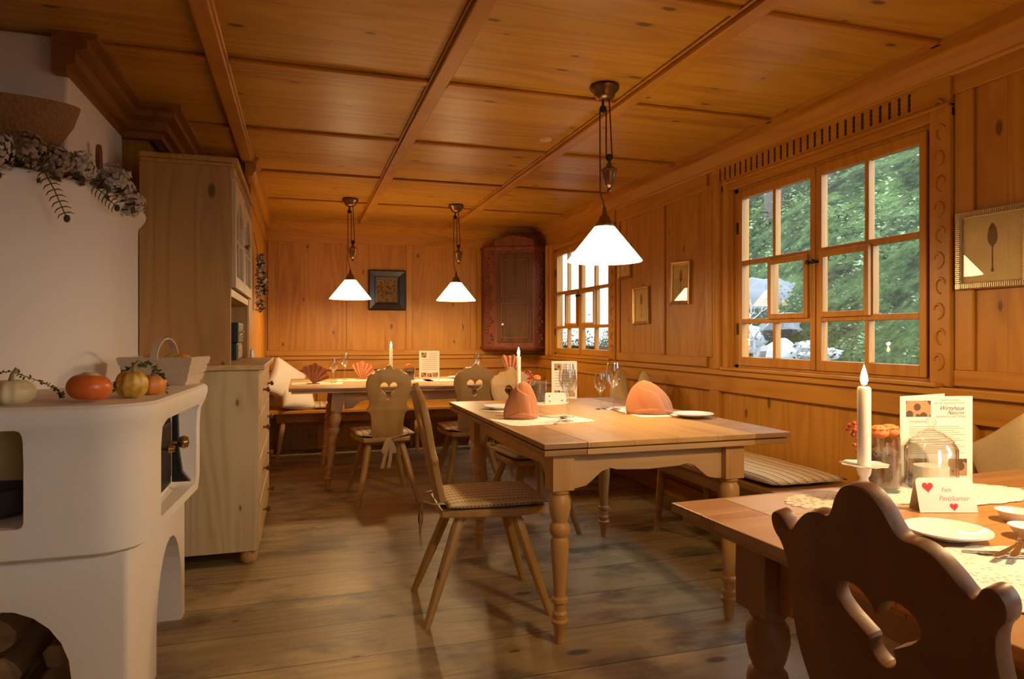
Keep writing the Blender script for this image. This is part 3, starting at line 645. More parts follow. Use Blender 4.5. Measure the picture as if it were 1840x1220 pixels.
# logs
def log(loc, rot, L_, r, lab, seed):
    random.seed(seed); sec = [(r * math.cos(t) * random.uniform(.85, 1.1), r * math.sin(t) * random.uniform(.85, 1.1)) for t in (0.2, 0.9, 1.6, 2.4, 3.1, 4.4, 5.4)]
    o = MB().rings([[(p[0] * s, y, p[1] * s) for p in sec] for y, s in ((-L_ / 2, .98), (0, 1.0), (L_ / 2, .97))]).build('firewood_log', 'bark', bevel=0.004)
    o.location = loc; o.rotation_euler = rot; tag(o, lab, 'firewood', 'split logs in the stove arches'); return o
log((-0.90, 2.48, 0.065), (0, 0, .02), .34, .062, 'split log on the floor at the left of the front stove arch', 1)
log((-0.755, 2.47, 0.065), (0, .3, -.04), .36, .060, 'split log on the floor at the right of the front stove arch', 2)
log((-0.83, 2.46, 0.172), (0, .9, .03), .34, .060, 'thick dark split log in the middle of the front stove arch', 3)
log((-0.70, 2.50, 0.185), (0, .4, 0), .30, .040, 'pale narrow split log leaning at the right side of the front arch', 4)
log((-0.83, 2.45, 0.285), (0, 1.5, -.03), .30, .050, 'topmost split log in the front stove arch', 5)
log((-0.72, 2.83, 0.058), (0, 0, PI / 2 - .1), .34, .055, 'split log on the floor inside the side arch of the stove', 6)
log((-0.70, 2.82, 0.165), (0, .5, PI / 2 + .08), .34, .052, 'split log stacked second in the side arch of the stove', 7)
log((-0.70, 2.84, 0.262), (0, .2, PI / 2), .30, .044, 'pale split log on top of the pile in the side arch', 8)

# ------------------------------------------------------------------ things on the stove
def gourd(name, mat, r, sq, lab, loc, ribs=10, rd=0.06, rot=(0, 0, 0), cap=None, stem=True):
    t = thing(name, lab, 'gourd', loc); t.rotation_euler = rot
    b = MB(); rs = []
    for j in range(17):
        th = PI * j / 16; q = max(math.sin(th), 1e-3) ** 0.85; zz = -math.cos(th)
        dip = 0.18 * math.exp(-((th - PI) / .35) ** 2) + .12 * math.exp(-(th / .35) ** 2)
        rs.append([(r * sq[0] * q * (1 - rd * abs(math.sin(a * ribs / 2))) * math.cos(a), r * sq[1] * q * (1 - rd * abs(math.sin(a * ribs / 2))) * math.sin(a), r * sq[2] * zz * (1 - dip)) for a in [2 * PI * i / 60 for i in range(60)]])
    b.rings(rs).build('gourd_flesh', mat, t, smooth=180)
    if cap: MB().lathe([(0, 0.0), (r * .45, 0.002), (r * .52, -.004), (r * .3, .008), (0, .01)], 20, (0, 0, r * sq[2] * .84)).build('gourd_cap', cap, t, smooth=60)
    if stem: MB().tube([(0, 0, r * sq[2] * .78), (.003, 0, r * sq[2] + .012), (.014, .004, r * sq[2] + .028)], [.008, .005, .006], 7).build('gourd_stem', 'stem_g', t, smooth=60)
    return t
S0 = 0.957
gourd('pale_gourd', M['pale_g'], .062, (1, 1, .62), 'flat pale yellow gourd at the left end of the stove ledge', (-0.775, 2.235, S0 + .034), 12, .09)
gourd('orange_gourd', M['orange_g'], .062, (.98, .9, .66), 'smooth deep orange gourd with flat top lying on the stove ledge', (-0.585, 2.245, S0 + .043), 5, .04, (-.06, .08, 0), 'pale_g', False)
gourd('striped_gourd', M['striped_g'], .05, (.95, .9, .92), 'ribbed yellow gourd standing right of the orange gourd', (-0.500, 2.36, S0 + .042), 10, .12, (0, .08, 0))
gourd('small_orange_gourd', M['orange_p'], .042, (1, 1, .85), 'small orange gourd behind the ribbed yellow gourd', (-0.462, 2.475, S0 + .032), 8, .06)
def sprig(pts, lab, dens=9, ls=.013, mat='leafg', r=.0016, name='herb_sprig'):
    t = thing(name, lab, 'sprig', pts[0]); P = [Vector(p) - Vector(pts[0]) for p in pts]
    MB().tube(P, r, 5).build('stem', 'stem_g', t)
    b = MB()
    for i in range(len(P) - 1):
        for k in range(dens * 2):
            p = P[i].lerp(P[i + 1], k / (dens * 2)); e1 = Vector((random.gauss(0, 1), random.gauss(0, 1), random.gauss(.1, .8))).normalized(); e2 = e1.orthogonal().normalized(); s = ls * random.uniform(.6, 1.2)
            b.add([p, p + e1 * s * .5 + e2 * s * .28, p + e1 * s, p + e1 * s * .5 - e2 * s * .28], [(0, 1, 2, 3)])
    b.build('leaves', mat, t); return t
sprig([(-.90, 2.30, S0 + .085), (-.80, 2.315, S0 + .088), (-.72, 2.31, S0 + .055), (-.67, 2.28, S0 + .03), (-.645, 2.23, S0 + .014)], 'thin green herb sprig from the pale gourd to the deep orange gourd', 10)
sprig([(-.545, 2.33, S0 + .02), (-.52, 2.36, S0 + .08), (-.49, 2.40, S0 + .105), (-.465, 2.44, S0 + .10), (-.432, 2.47, S0 + .06), (-.425, 2.48, S0 + .012)], 'green leafy sprig arching over the ribbed yellow gourd', 12, .016)
# splint basket
t = thing('splint_basket', 'pale wood splint basket with a handle on the stove ledge', 'basket', (-0.515, 2.99, S0), -.25); t.scale = (1.1, 1.1, 1.15)
b = MB()
def bw(z, s): return [(-.115 * s, -.075 * s, z), (.115 * s, -.075 * s, z), (.115 * s, .075 * s, z), (-.115 * s, .075 * s, z)]
b.rings([bw(0.0, .85), bw(.095, 1.12), bw(.095, 1.07), bw(.006, .80)]).build('basket_body', 'splint', t, bevel=.002)
b = MB()
for k in range(3):
    z = .012 + k * .028; s = .85 + .27 * z / .095 + .02
    b.rings([bw(z, s), bw(z + .022, s + .055)], False, False)
b.build('splint_band', 'splint', t, solid=.002)
hp = [(.0, .088 * math.cos(PI * k / 10), .085 + .075 * math.sin(PI * k / 10)) for k in range(11)]
b = MB(); b.rings([[(x - .012, y, z), (x + .012, y, z), (x + .012, y * .965, z - .004), (x - .012, y * .965, z - .004)] for x, y, z in hp]).build('basket_handle', 'splint', t)
for i, (x, y, m, lab) in enumerate([(-.05, .0, 'orange_p', 'dried orange piece heaped at the left in the splint basket'), (.02, .02, 'striped_g', 'yellow dried piece in the middle of the splint basket'), (.07, -.01, 'orange_p', 'dried orange piece at the right in the splint basket')]):
    q = Matrix.Rotation(-.25, 4, 'Z') @ Vector((x, y, 0)); o = MB().ball((0, 0, 0), .034, 12, 8, (1.1, .9, .8)).build('dried_fruit', m, smooth=180); o.location = (-.515 + q.x, 2.99 + q.y, S0 + .095); tag(o, lab, 'fruit')
# wicker basket on the upper ledge
o = MB().lathe([(0, 0), (.07, 0), (.15, .045), (.225, .11), (.275, .19), (.295, .25), (.298, .262), (.288, .262), (.265, .19), (.215, .12), (.14, .055), (0, .03)], 48).build('wicker_bowl', 'basket', smooth=50); o.scale = (1, .42, 1); o.location = (-1.09, 2.925, 1.742)
tag(o, 'brown wicker bowl on top of the stove tower beside the chimney', 'basket')
# paddle
o = MB().prism(smooth_poly([(-.018, 0), (.018, 0), (.02, .18), (.012, .235), (-.012, .235), (-.02, .18)], 2), -.008, .008, 'XZ').build('wooden_paddle', 'darkwood', bevel=.003); o.location = (-.828, 3.33, 1.742); o.rotation_euler = (0, -.04, -.9)
tag(o, 'dark wooden paddle standing upright on the stove ledge by the chimney', 'paddle')
# garland of dried hydrangeas
random.seed(11)
g = thing('dried_flower_garland', 'garland of dried hydrangea heads and leaves along the stove tower rim', 'garland', (0, 0, 0))
heads = [(-1.09, 2.665, 1.79, .075, 'hyd'), (-1.00, 2.70, 1.775, .08, 'hyd'), (-.915, 2.76, 1.79, .07, 'hyd2'), (-.85, 2.84, 1.775, .065, 'hyd2'), (-.80, 2.93, 1.785, .06, 'hyd'), (-.725, 3.11, 1.77, .075, 'hyd'), (-.70, 3.26, 1.72, .06, 'hyd'), (-1.18, 2.64, 1.78, .08, 'hyd2')]
for hx, hy, hz_, hr, hm in heads:
    b = MB()
    for k in range(300):
        d = Vector((random.gauss(0, 1), random.gauss(0, 1), random.gauss(0, .8))).normalized(); p = Vector((hx, hy, hz_)) + d * hr * random.uniform(.6, 1.08)
        e1 = d.orthogonal().normalized(); e1 = Matrix.Rotation(random.random() * 6, 3, d) @ e1; e2 = d.cross(e1); s = random.uniform(.008, .015)
        b.add([p + d * .003 + e1 * s, p + e2 * s * .8, p + d * .003 - e1 * s, p - e2 * s * .8], [(0, 1, 2, 3)])
    b.ball((hx, hy, hz_), hr * .55, 10, 6)
    b.build('flower_head', hm, g)
b = MB()
for k in range(150):
    u = random.random(); i = min(6, int(u * 7)); hs = sorted(heads, key=lambda q: q[0]); p = Vector(hs[i][:3]).lerp(Vector(hs[i + 1][:3]), u * 7 - i) + Vector((random.gauss(0, .02), -abs(random.gauss(0, .03)), random.gauss(-.035, .02)))
    e1 = Vector((random.gauss(.3, 1), random.gauss(-.6, .6), random.gauss(-.1, .7))).normalized(); e2 = e1.orthogonal().normalized(); s = random.uniform(.03, .06)
    b.add([p, p + e1 * s * .5 + e2 * s * .25, p + e1 * s, p + e1 * s * .5 - e2 * s * .25], [(0, 1, 2, 3)])
b.build('garland_leaf', 'leafd', g)['kind'] = 'stuff'
def frond(p0, p1, n, l):
    b = MB(); p0, p1 = Vector(p0), Vector(p1); d = (p1 - p0).normalized(); b.tube([p0, (p0 + p1) / 2 + Vector((0, 0, .01)), p1], [.003, .002, .002], 5)
    side = d.cross(Vector((.5, -1, 0)).normalized()).normalized()
    for k in range(n):
        p = p0.lerp(p1, (k + 1) / (n + 1))
        for s in (-1, 1): b.tube([p, p + side * s * l * .6 + d * l * .1, p + side * s * l + d * l * .45], [.0018, .0022, .001], 4)
    b.ball(p1, .011, 8, 6, (1, 1, 1.3)); b.build('frond', 'leafd', g, smooth=60)
frond((-.86, 2.74, 1.74), (-.80, 2.80, 1.57), 8, .028); frond((-.76, 2.93, 1.725), (-.70, 3.06, 1.66), 7, .028)
for x in (-1.09, -1.05, -1.01, -.98): frond((x, 2.63, 1.735), (x + .02, 2.62, 1.69), 3, .014)

# ------------------------------------------------------------------ tall cabinet
cb = thing('kitchen_dresser', 'tall pale pine dresser with drawers below and arched glass doors above', 'cabinet', (-0.735, 3.62, 0))
W_, D_ = 1.18, 0.535
b = MB().box(0, 0, .075, D_, .022, .975); b.build('side_panel', 'cab', cb, bevel=.002)
MB().box(0, W_ - .022, .075, D_, W_, .975).build('side_panel', 'cab', cb, bevel=.002)
MB().box(0, .022, .075, .018, W_ - .022, .975).box(.018, .022, .075, D_ - .03, W_ - .022, .10).build('carcass', 'cab_y', cb)
b = MB()
for z in (.075, .30, .525, .75, .955): b.box(D_ - .03, .022, z, D_, W_ - .022, z + .022)
b.box(D_ - .03, .022, .075, D_, .07, .977).box(D_ - .03, W_ - .07, .075, D_, W_ - .022, .977).build('drawer_rail', 'cab_y', cb)
for z in (.30, .525, .75, .955):
    for y0, y1 in ((.072, .60), (.604, W_ - .072)):
        dr = MB().box(D_ - .40, y0 + .002, z - .20, D_ + .004, y1 - .002, z - .003).build('drawer', 'cab_y', cb, bevel=.004)
        for yy in (((y0 + y1) / 2 - .12), ((y0 + y1) / 2 + .12)) if False else ((y0 + y1) / 2,):
            kn = MB(); kn.M = frame_xf((D_ + .004, yy, z - .10), (0, 1, 0), (0, 0, 1), (1, 0, 0)); kn.lathe([(.010, 0), (.006, .006), (.006, .016), (.014, .022), (.015, .030), (.008, .036), (0, .037)], 14)
            kn.build('knob', 'bronze', dr, smooth=50)
for x, y in ((.05, .06), (D_ - .05, .06), (.05, W_ - .06), (D_ - .05, W_ - .06)):
    MB().lathe([(.022, 0), (.040, .018), (.043, .04), (.034, .065), (.028, .075)], 18, (x, y, 0)).build('foot', 'leg', cb, smooth=50)
MB().box(-.0, -.012, .977, D_ + .03, W_ + .012, 1.005).build('worktop', 'cab_y', cb, bevel=.006)
U = 0.405; Z0, Z1 = 1.005, 1.985
MB().box(0, 0, Z0, U, .022, Z1).build('upper_side', 'cab_up', cb, bevel=.002)
MB().box(0, W_ - .022, Z0, U, W_, Z1).build('upper_side', 'cab_up', cb, bevel=.002)
MB().box(0, .022, Z0, .015, W_ - .022, Z1).box(.015, .022, 1.345, U - .03, W_ - .022, 1.37).box(.015, .022, Z1 - .03, U, W_ - .022, Z1).box(.015, .022, 1.65, U - .06, W_ - .022, 1.665).build('upper_carcass', 'cab_y', cb)
MB().box(U - .028, .0225, 1.345, U + .002, W_ - .0225, 1.385).box(U - .028, .0225, 1.93, U + .002, W_ - .0225, Z1 - .001).build('upper_rail', 'cab_y', cb, bevel=.002)
MB().box(-.0, -.008, Z1, U + .012, W_ + .008, Z1 + .02).box(0, -.014, Z1 + .02, U + .035, W_ + .014, Z1 + .045).build('crown_moulding', 'cab_up', cb, bevel=.006)
for ya in (.03, W_ - .07): MB().box(U + .003, ya, Z1 - .045, U + .02, ya + .04, Z1).build('crown_bracket', 'cab', cb, bevel=.003)
for y0, y1 in ((.01, .585), (.595, W_ - .01)):
    wd = y1 - y0 - .01; hh = 1.925 - 1.39
    outer = [(0, 0), (wd, 0), (wd, hh), (0, hh)]
    hole = [(.06, .06), (wd - .06, .06), (wd - .06, hh - .17)]
    cxm = wd / 2; hw = cxm - .06
    for k in range(1, 9):
        a = k / 8; hole.append((cxm + hw * (1 - a), hh - .17 + .10 * math.sin(a * PI / 2)))
    for k in range(1, 9):
        a = k / 8; hole.append((cxm - hw * a, hh - .17 + .10 * math.sin((1 - a) * PI / 2)))
    mb = MB(); mb.M = frame_xf((U + .012, y0 + .005, 1.39), (0, 1, 0), (-1, 0, 0), (0, 0, 1)); mb.mesh(board(outer, [hole], .022, .002))
    d = mb.build('cabinet_door', 'cab', cb)
    MB().box(U + .010, y0 + .055, 1.44, U + .013, y1 - .055, 1.86).build('door_pane', 'glass', d)
    mb = MB().box(U + .006, (y0 + y1) / 2 - .008, 1.44, U + .018, (y0 + y1) / 2 + .008, 1.85).box(U + .006, y0 + .06, 1.63, U + .018, y1 - .06, 1.645); mb.build('glazing_bar', 'cab', d)
    kn = MB(); yy = y1 - .03 if y0 < .1 else y0 + .03; kn.M = frame_xf((U + .023, yy, 1.66), (0, 1, 0), (0, 0, 1), (1, 0, 0)); kn.lathe([(.008, 0), (.005, .008), (.012, .016), (.013, .024), (0, .03)], 12); kn.build('knob', 'bronze', d, smooth=50)
# audio player in the open compartment
t = thing('stereo_player', 'black stereo player in the open compartment of the dresser', 'stereo', (-0.455, 4.27, 1.006))
MB().box(-.12, 0, .1, .11, .34, .22).build('player_top', 'black', t, bevel=.006)
MB().box(-.12, .0, 0, .10, .34, .1).build('player_base', 'black', t, bevel=.004)
MB().box(.1, .03, .012, .106, .30, .088).build('front_panel', 'tan', t, bevel=.002)
b = MB()
for k in range(5): b.box(.1061, .05 + k * .045, .05, .110, .08 + k * .045, .06)
b.build('button', 'orange_p', t)
b = MB(); b.tube([(.112, .06, .15), (.13, .07, .17), (.13, .12, .17), (.112, .13, .15)], .004, 8).build('handle', 'steel', t, smooth=60)
o = MB().lathe([(0, 0), (.012, 0), (.015, .02), (.010, .035), (.013, .05), (0, .055)], 12).build('porcelain_figurine', 'china', smooth=50); o.location = (-.300, 4.70, 1.006); tag(o, 'tiny white figurine on the dresser worktop beside the stereo', 'figurine')
# hanging dried ornament on the short left wall
random.seed(3)
t = thing('dried_wall_ornament', 'dried flower ornament hanging on the wall right of the dresser', 'ornament', (-0.30, 5.35, 1.55))
b = MB(); b2 = MB()
for k in range(260):
    z = random.uniform(-.22, .20); wd = .075 * (1 - abs(z + .02) / .26); p = Vector((random.uniform(-.012, .025 + wd * .6), random.gauss(0, wd * .7), z))
    e1 = Vector((random.gauss(0, 1), random.gauss(0, 1), random.gauss(0, 1))).normalized(); e2 = e1.orthogonal().normalized(); s = random.uniform(.01, .024)
    (b if k % 2 else b2).add([p - e1 * s, p + e2 * s * .6, p + e1 * s, p - e2 * s * .6], [(0, 1, 2, 3)])
b.build('dried_leaves', 'leafd', t); b2.build('dried_blossoms', 'hyd', t)
MB().tube([(-.028, 0, .36), (0, 0, .18), (0, 0, 0)], .002, 6).build('hanging_string', 'cord', t)

# ------------------------------------------------------------------ corner cupboard
cc = thing('corner_cupboard', 'dark red-brown carved cupboard hung in the far corner', 'cupboard', (0, 0, 0))
CP = [(1.885, 7.18), (1.885, 7.06), (1.98, 6.98), (2.36, 6.80), (2.505, 6.86), (2.53, 7.18)]
def cpo(o): return rpoly(CP, [.002] * 6, 1, o)
def cring(z, o): return [(x, min(y, 7.182), z) for x, y in cpo(o)]
MB().rings([cring(1.02, 0), cring(2.08, 0)]).build('cupboard_body', 'darkwood', cc, bevel=.003)
MB().rings([cring(.985, -.02), cring(1.0, .005), cring(1.02, .018), cring(1.035, .004)]).build('base_moulding', 'darkwood', cc)
MB().rings([cring(2.06, .002), cring(2.08, .014), cring(2.095, .016), cring(2.105, .004)]).build('top_moulding', 'darkwood', cc)
ex = (Vector((2.36, 6.80, 0)) - Vector((1.98, 6.98, 0))); lw = ex.length; ex.normalize(); ny = Vector((-ex.y, ex.x, 0))
crest = [(0, 0)] + [(0, .05)] + [(lw * k / 40, .05 + .05 * math.sin(PI * k / 40) + .012 * abs(math.sin(PI * k / 40 * 7))) for k in range(41)] + [(lw, 0)]
mb = MB(); mb.M = frame_xf((1.98 - ny.x * .012, 6.98 - ny.y * .012, 2.105), ex, ny, (0, 0, 1)); mb.prism(crest, 0, .02, 'XZ').build('carved_crest', 'darkwood', cc, bevel=.002)
mb = MB(); mb.M = frame_xf((1.98, 6.98, 0), ex, ny, (0, 0, 1)); mb.box(.03, -.014, 1.08, lw - .02, -.002, 2.02)
d = mb.build('cupboard_door', 'darkwood_b', cc, bevel=.003)
mb = MB(); mb.M = frame_xf((1.98, 6.98, 0), ex, ny, (0, 0, 1))
for z0, z1 in ((1.12, 1.50), (1.56, 1.96)):
    mb.box(.07, -.020, z0, lw - .06, -.013, z0 + .012).box(.07, -.020, z1 - .012, lw - .06, -.013, z1).box(.07, -.020, z0, .082, -.013, z1).box(lw - .072, -.020, z0, lw - .06, -.013, z1)
mb.build('door_moulding', 'darkwood', d)
mb = MB(); mb.M = frame_xf((1.98 + ex.x * .09, 6.98 + ex.y * .09, 1.27), ex, (0, 0, 1), -ny); mb.lathe([(.006, .014), (.012, .022), (.012, .03), (0, .034)], 12); mb.build('door_knob', 'china', d, smooth=60)
# carved columns on the flanks
for (p, q) in (((1.885, 7.06), (1.98, 6.98)), ((2.36, 6.80), (2.505, 6.86))):
    mb = MB()
    for k in range(26):
        z = 1.08 + k * .037; f_ = .5 + .28 * math.sin(k * 1.3); x = p[0] * (1 - f_) + q[0] * f_; y = p[1] * (1 - f_) + q[1] * f_
        mb.ball((x, y, z), .017, 8, 6, (1, 1, 1.2))
    mb.build('carved_flank', 'darkwood', cc, smooth=60)

# ------------------------------------------------------------------ pictures
def picture(name, label, org, ux, w, h, fw, fmat, inner, tilt=0.0, ribs=False, cat='picture', group=None, depth=.022, spoon=False, dark=False, yaw=0):
    """org: centre on the wall; ux: horizontal direction; local Y points out of the wall"""
    ux = Vector(ux); nz = Vector((0, 0, 1)); ny = nz.cross(ux)
    t = thing(name, label, cat, org, 0, group); t.rotation_euler = (Matrix.Rotation(0, 4, 'X')).to_euler()
    R_ = Matrix.Rotation(yaw, 4, 'Z') @ frame_xf((0, 0, 0), ux, ny, nz) @ Matrix.Rotation(tilt, 4, 'Y')
    b = MB(); b.M = R_; out = [(-w / 2, -h / 2), (w / 2, -h / 2), (w / 2, h / 2), (-w / 2, h / 2)]
    rings = []
    for (o_, y) in ((0, .002), (0, depth * .8), (fw * .15, depth), (fw * .75, depth * .8), (fw * .85, depth * .55), (fw, depth * .5), (fw, .004)):
        rings.append([(sx * (w / 2 - o_), y, sz * (h / 2 - o_)) for sx, sz in ((-1, -1), (1, -1), (1, 1), (-1, 1))])
    b.rings(rings, closed=True)
    if ribs:
        for k in range(int(w / .008)):
            x = -w / 2 + .004 + k * .008
            for s in (-1, 1): b.box(x, depth * .75, s * (h / 2 - fw * .5) - fw * .3, x + .004, depth + .002, s * (h / 2 - fw * .5) + fw * .3)
        for k in range(int(h / .008)):
            z = -h / 2 + .004 + k * .008
            for s in (-1, 1): b.box(s * (w / 2 - fw * .5) - fw * .3, depth * .75, z, s * (w / 2 - fw * .5) + fw * .3, depth + .002, z + .004)
    b.build('picture_frame', fmat, t)
    b = MB(); b.M = R_; b.box(-w / 2 + fw, .003, -h / 2 + fw, w / 2 - fw, .006, h / 2 - fw).build('print', inner, t)
    if spoon:
        b = MB(); b.M = R_
        hh = h - 2 * fw
        pts = [(.006, -.36), (.010, -.34), (.005, -.30), (.004, .02), (.018, .06), (.030, .12), (.030, .22), (.020, .32), (.004, .38)]
        pl = [(x * hh / .25 * .62, z * hh) for x, z in pts] + [(-x * hh / .25 * .62, z * hh) for x, z in reversed(pts)]
        b.prism(pl, .0061, .0068, 'XZ').build('spoon_drawing', 'sepia', t)
    b = MB(); b.M = R_; b.box(-w / 2 + fw, .0085, -h / 2 + fw, w / 2 - fw, .0095, h / 2 - fw).build('glazing', 'glass', t)
    return t
picture('framed_spoon_picture', 'ribbed silver frame with a spoon drawing right of the large window', (XR - .008, 1.94, 1.487), (0, 1, 0), .285, .31, .028, 'silver_frame', 'oldpaper', .0, True, spoon=True, yaw=.045)
picture('framed_spoon_picture', 'small frame reflecting the lamp, hung highest nearest the large window', (XR - .001, 4.19, 1.52), (0, 1, 0), .25, .30, .025, 'gold', 'oldpaper', -.04, spoon=True)
picture('framed_spoon_picture', 'small gilt framed spoon drawing hung lowest between the two windows', (XR - .001, 4.765, 1.385), (0, 1, 0), .25, .29, .022, 'gold', 'oldpaper', .02, spoon=True)
picture('framed_spoon_picture', 'small frame half hidden behind the large lamp shade', (XR - .001, 5.045, 1.75), (0, 1, 0), .22, .27, .022, 'gold', 'oldpaper', 0, spoon=True)
picture('framed_painting', 'small dark painting in a wide black frame on the far wall', (.865, YB - .001, 1.625), (-1, 0, 0), .385, .42, .085, 'blackwood', 'painting', 0, depth=.035)
b = MB(); b.M = frame_xf((.865, YB - .012, 1.60), (-1, 0, 0), (0, -1, 0), (0, 0, 1))

# ------------------------------------------------------------------ tables
LEGP = [(.016, 0), (.019, .02), (.024, .07), (.032, .078), (.033, .088), (.026, .095), (.029, .115), (.021, .125), (.022, .15), (.031, .158), (.031, .170), (.022, .178), (.023, .20), (.033, .34), (.035, .385), (.028, .40), (.037, .412), (.040, .428), (.037, .444), (.028, .455), (.035, .475), (.042, .51), (.040, .54), (.030, .558), (.037, .568), (.036, .578)]
def turned_leg(name, mat, parent, foot, top, ztop, blk=.042, k=1.0):
    b = MB(); fx, fy = foot; tx, ty = top
    sh = Matrix(((1, 0, (tx - fx) / ztop, fx), (0, 1, (ty - fy) / ztop, fy), (0, 0, 1, 0), (0, 0, 0, 1)))
    b.M = sh; b.lathe([(r * k, z) for r, z in LEGP], 24); b.box(-blk, -blk, .578, blk, blk, ztop)
    return b.build(name, mat, parent, smooth=40, bevel=.0)
def scallop(l, hi, lo, leg=.09):
    """apron outline: flat deep ends rising by a double curve to a shallow middle; z measured down from 0"""
    pts = [(0, 0), (0, -hi), (leg, -hi)]
    s = [(0.0, 0), (.25, .12), (.42, .5), (.62, .95), (.82, 1.12), (1.0, 1.0)]
    w = .17
    pts += [(leg + w * a, -hi + (hi - lo) * b_) for a, b_ in s]
    pts += [(l / 2, -lo - .006)]
    pts += [(l - leg - w * a, -hi + (hi - lo) * b_) for a, b_ in reversed(s)]
    pts += [(l - leg, -hi), (l, -hi), (l, 0)]
    return pts
def table(name, label, x0, x1, y0, y1, legs, T=.76, mats=('table', 'table_end', 'table_x', 'leg'), rz=0, endw=.17, k=1.0, inlay=False, apron=.135, splay=None, leaves=True):
    t = thing(name, label, 'table', (x0, y0, 0), rz)
    X, Y = x1 - x0, y1 - y0; th = .021; gap = .005
    MB().box(0.0, endw, T - th, X, Y - endw, T).build('tabletop', mats[0], t, bevel=.003) if not leaves else MB().box(endw, 0, T - th, X - endw, Y, T).build('tabletop', mats[0], t, bevel=.003)
    if leaves:
        for a, c in ((0, endw - .001), (X - endw + .001, X)): MB().box(a, 0.002, T - th, c, Y - .002, T).build('end_board', mats[1], t, bevel=.003)
        MB().box(endw, .004, T - 2 * th - gap, X - endw, Y - .004, T - th - gap).box(endw + .02, .03, T - th - gap, X - endw - .02, Y - .03, T - th).build('lower_leaf', mats[2], t, bevel=.003)
        for a, c in ((.003, endw - .001), (X - endw + .001, X - .003)): MB().box(a, .006, T - 2 * th - gap, c, Y - .006, T - th - gap).box(a + .02, .03, T - th - gap, c - .02, Y - .03, T - th).build('lower_end_board', mats[1], t, bevel=.003)
        zt = T - 2 * th - gap
    else:
        for a, c in ((0, endw - .001), (Y - endw + .001, Y)): MB().box(0.002, a, T - th, X - .002, c, T).build('end_board', mats[1], t, bevel=.003)
        MB().box(.02, .02, T - th - .018, X - .02, Y - .02, T - th).build('lower_leaf', mats[2], t, bevel=.003); zt = T - th - .018
    lg = [(a - x0, c - y0) for a, c in legs]
    for i, p in enumerate(lg):
        f_ = p if not splay else (p[0] + splay[i][0], p[1] + splay[i][1])
        turned_leg('leg', mats[3], t, f_, p, zt, .042 * k, k)
    xs = sorted(set(round(p[0], 3) for p in lg)); ysl = sorted(set(round(p[1], 3) for p in lg)); xa, xb, ya, yb = xs[0], xs[-1], ysl[0], ysl[-1]
    for yy in (ya, yb):
        b = MB(); b.M = Matrix.Translation((xa + .042 * k, yy - .011, zt)); b.prism(scallop(xb - xa - .084 * k, apron, .075, .02), 0, .022, 'XZ').build('apron', mats[2], t, bevel=.002)
    for xx in (xa, xb):
        b = MB(); b.M = Matrix.Translation((xx - .011, ya + .042 * k, zt)); b.prism(scallop(yb - ya - .084 * k, apron, .075, .02), 0, .022, 'YZ').build('apron', mats[2], t, bevel=.002)
    return t
table('dining_table', 'light wooden extending table with turned legs in the middle of the room', .835, 1.90, 2.29, 3.93, [(.925, 2.37), (1.66, 2.37), (.925, 3.56), (1.66, 3.56)], rz=0)
T3R = math.radians(2.5)
t3 = table('dining_table', 'reddish wooden table nearest the camera with candle and menu', .85, 2.03, .36, 1.405, [(.97, .48), (1.90, .48), (.955, 1.20), (1.90, 1.20)], mats=('table3', 'table3', 'table3', 'table3_leg'), rz=0, leaves=False, k=1.08, endw=.12)
t3.location = (.87, .36, 0); t3.rotation_euler = (0, 0, T3R)
MB().box(.14, .80, .7601, .70, 1.03, .7606).build('inlay_panel', 'table3_in', t3)
table('dining_table', 'long wooden table at the far wall under the two rear lamps', -.085, 1.98, 5.20, 6.42, [(.28, 5.36), (1.68, 5.36), (.28, 6.2), (1.68, 6.2)], mats=('table_x', 'table_end', 'table_x', 'leg'), rz=-.0, endw=.0001 + .12, splay=[(-.09, -.09), (.09, -.09), (-.09, .09), (.09, .09)], leaves=False)

# ------------------------------------------------------------------ chairs
HEART = [(0, .800), (.007, .826), (.026, .843), (.044, .840), (.058, .826), (.060, .806), (.048, .786), (.028, .768), (.015, .757), (.019, .742), (.015, .728), (0, .716)]
def sym(h): return [(x, z) for x, z in h] + [(-x, z) for x, z in reversed(h) if x > 1e-6]
ROUND = [(0, .962), (.012, .958), (.018, .944), (.034, .930), (.062, .932), (.085, .922), (.095, .908), (.122, .900), (.142, .876), (.153, .840), (.154, .80), (.146, .765), (.132, .735), (.126, .70), (.128, .672), (.142, .660), (.145, .645), (.134, .634), (.120, .625), (.112, .58), (.110, .52), (.112, .435)]
EARED = [(0, .965), (.022, .960), (.040, .940), (.052, .915), (.062, .905), (.082, .908), (.105, .900), (.128, .880), (.142, .862), (.150, .862), (.160, .880), (.176, .886), (.188, .872), (.186, .850), (.172, .835), (.165, .80), (.172, .74), (.176, .68), (.166, .62), (.146, .57), (.130, .52), (.118, .435)]
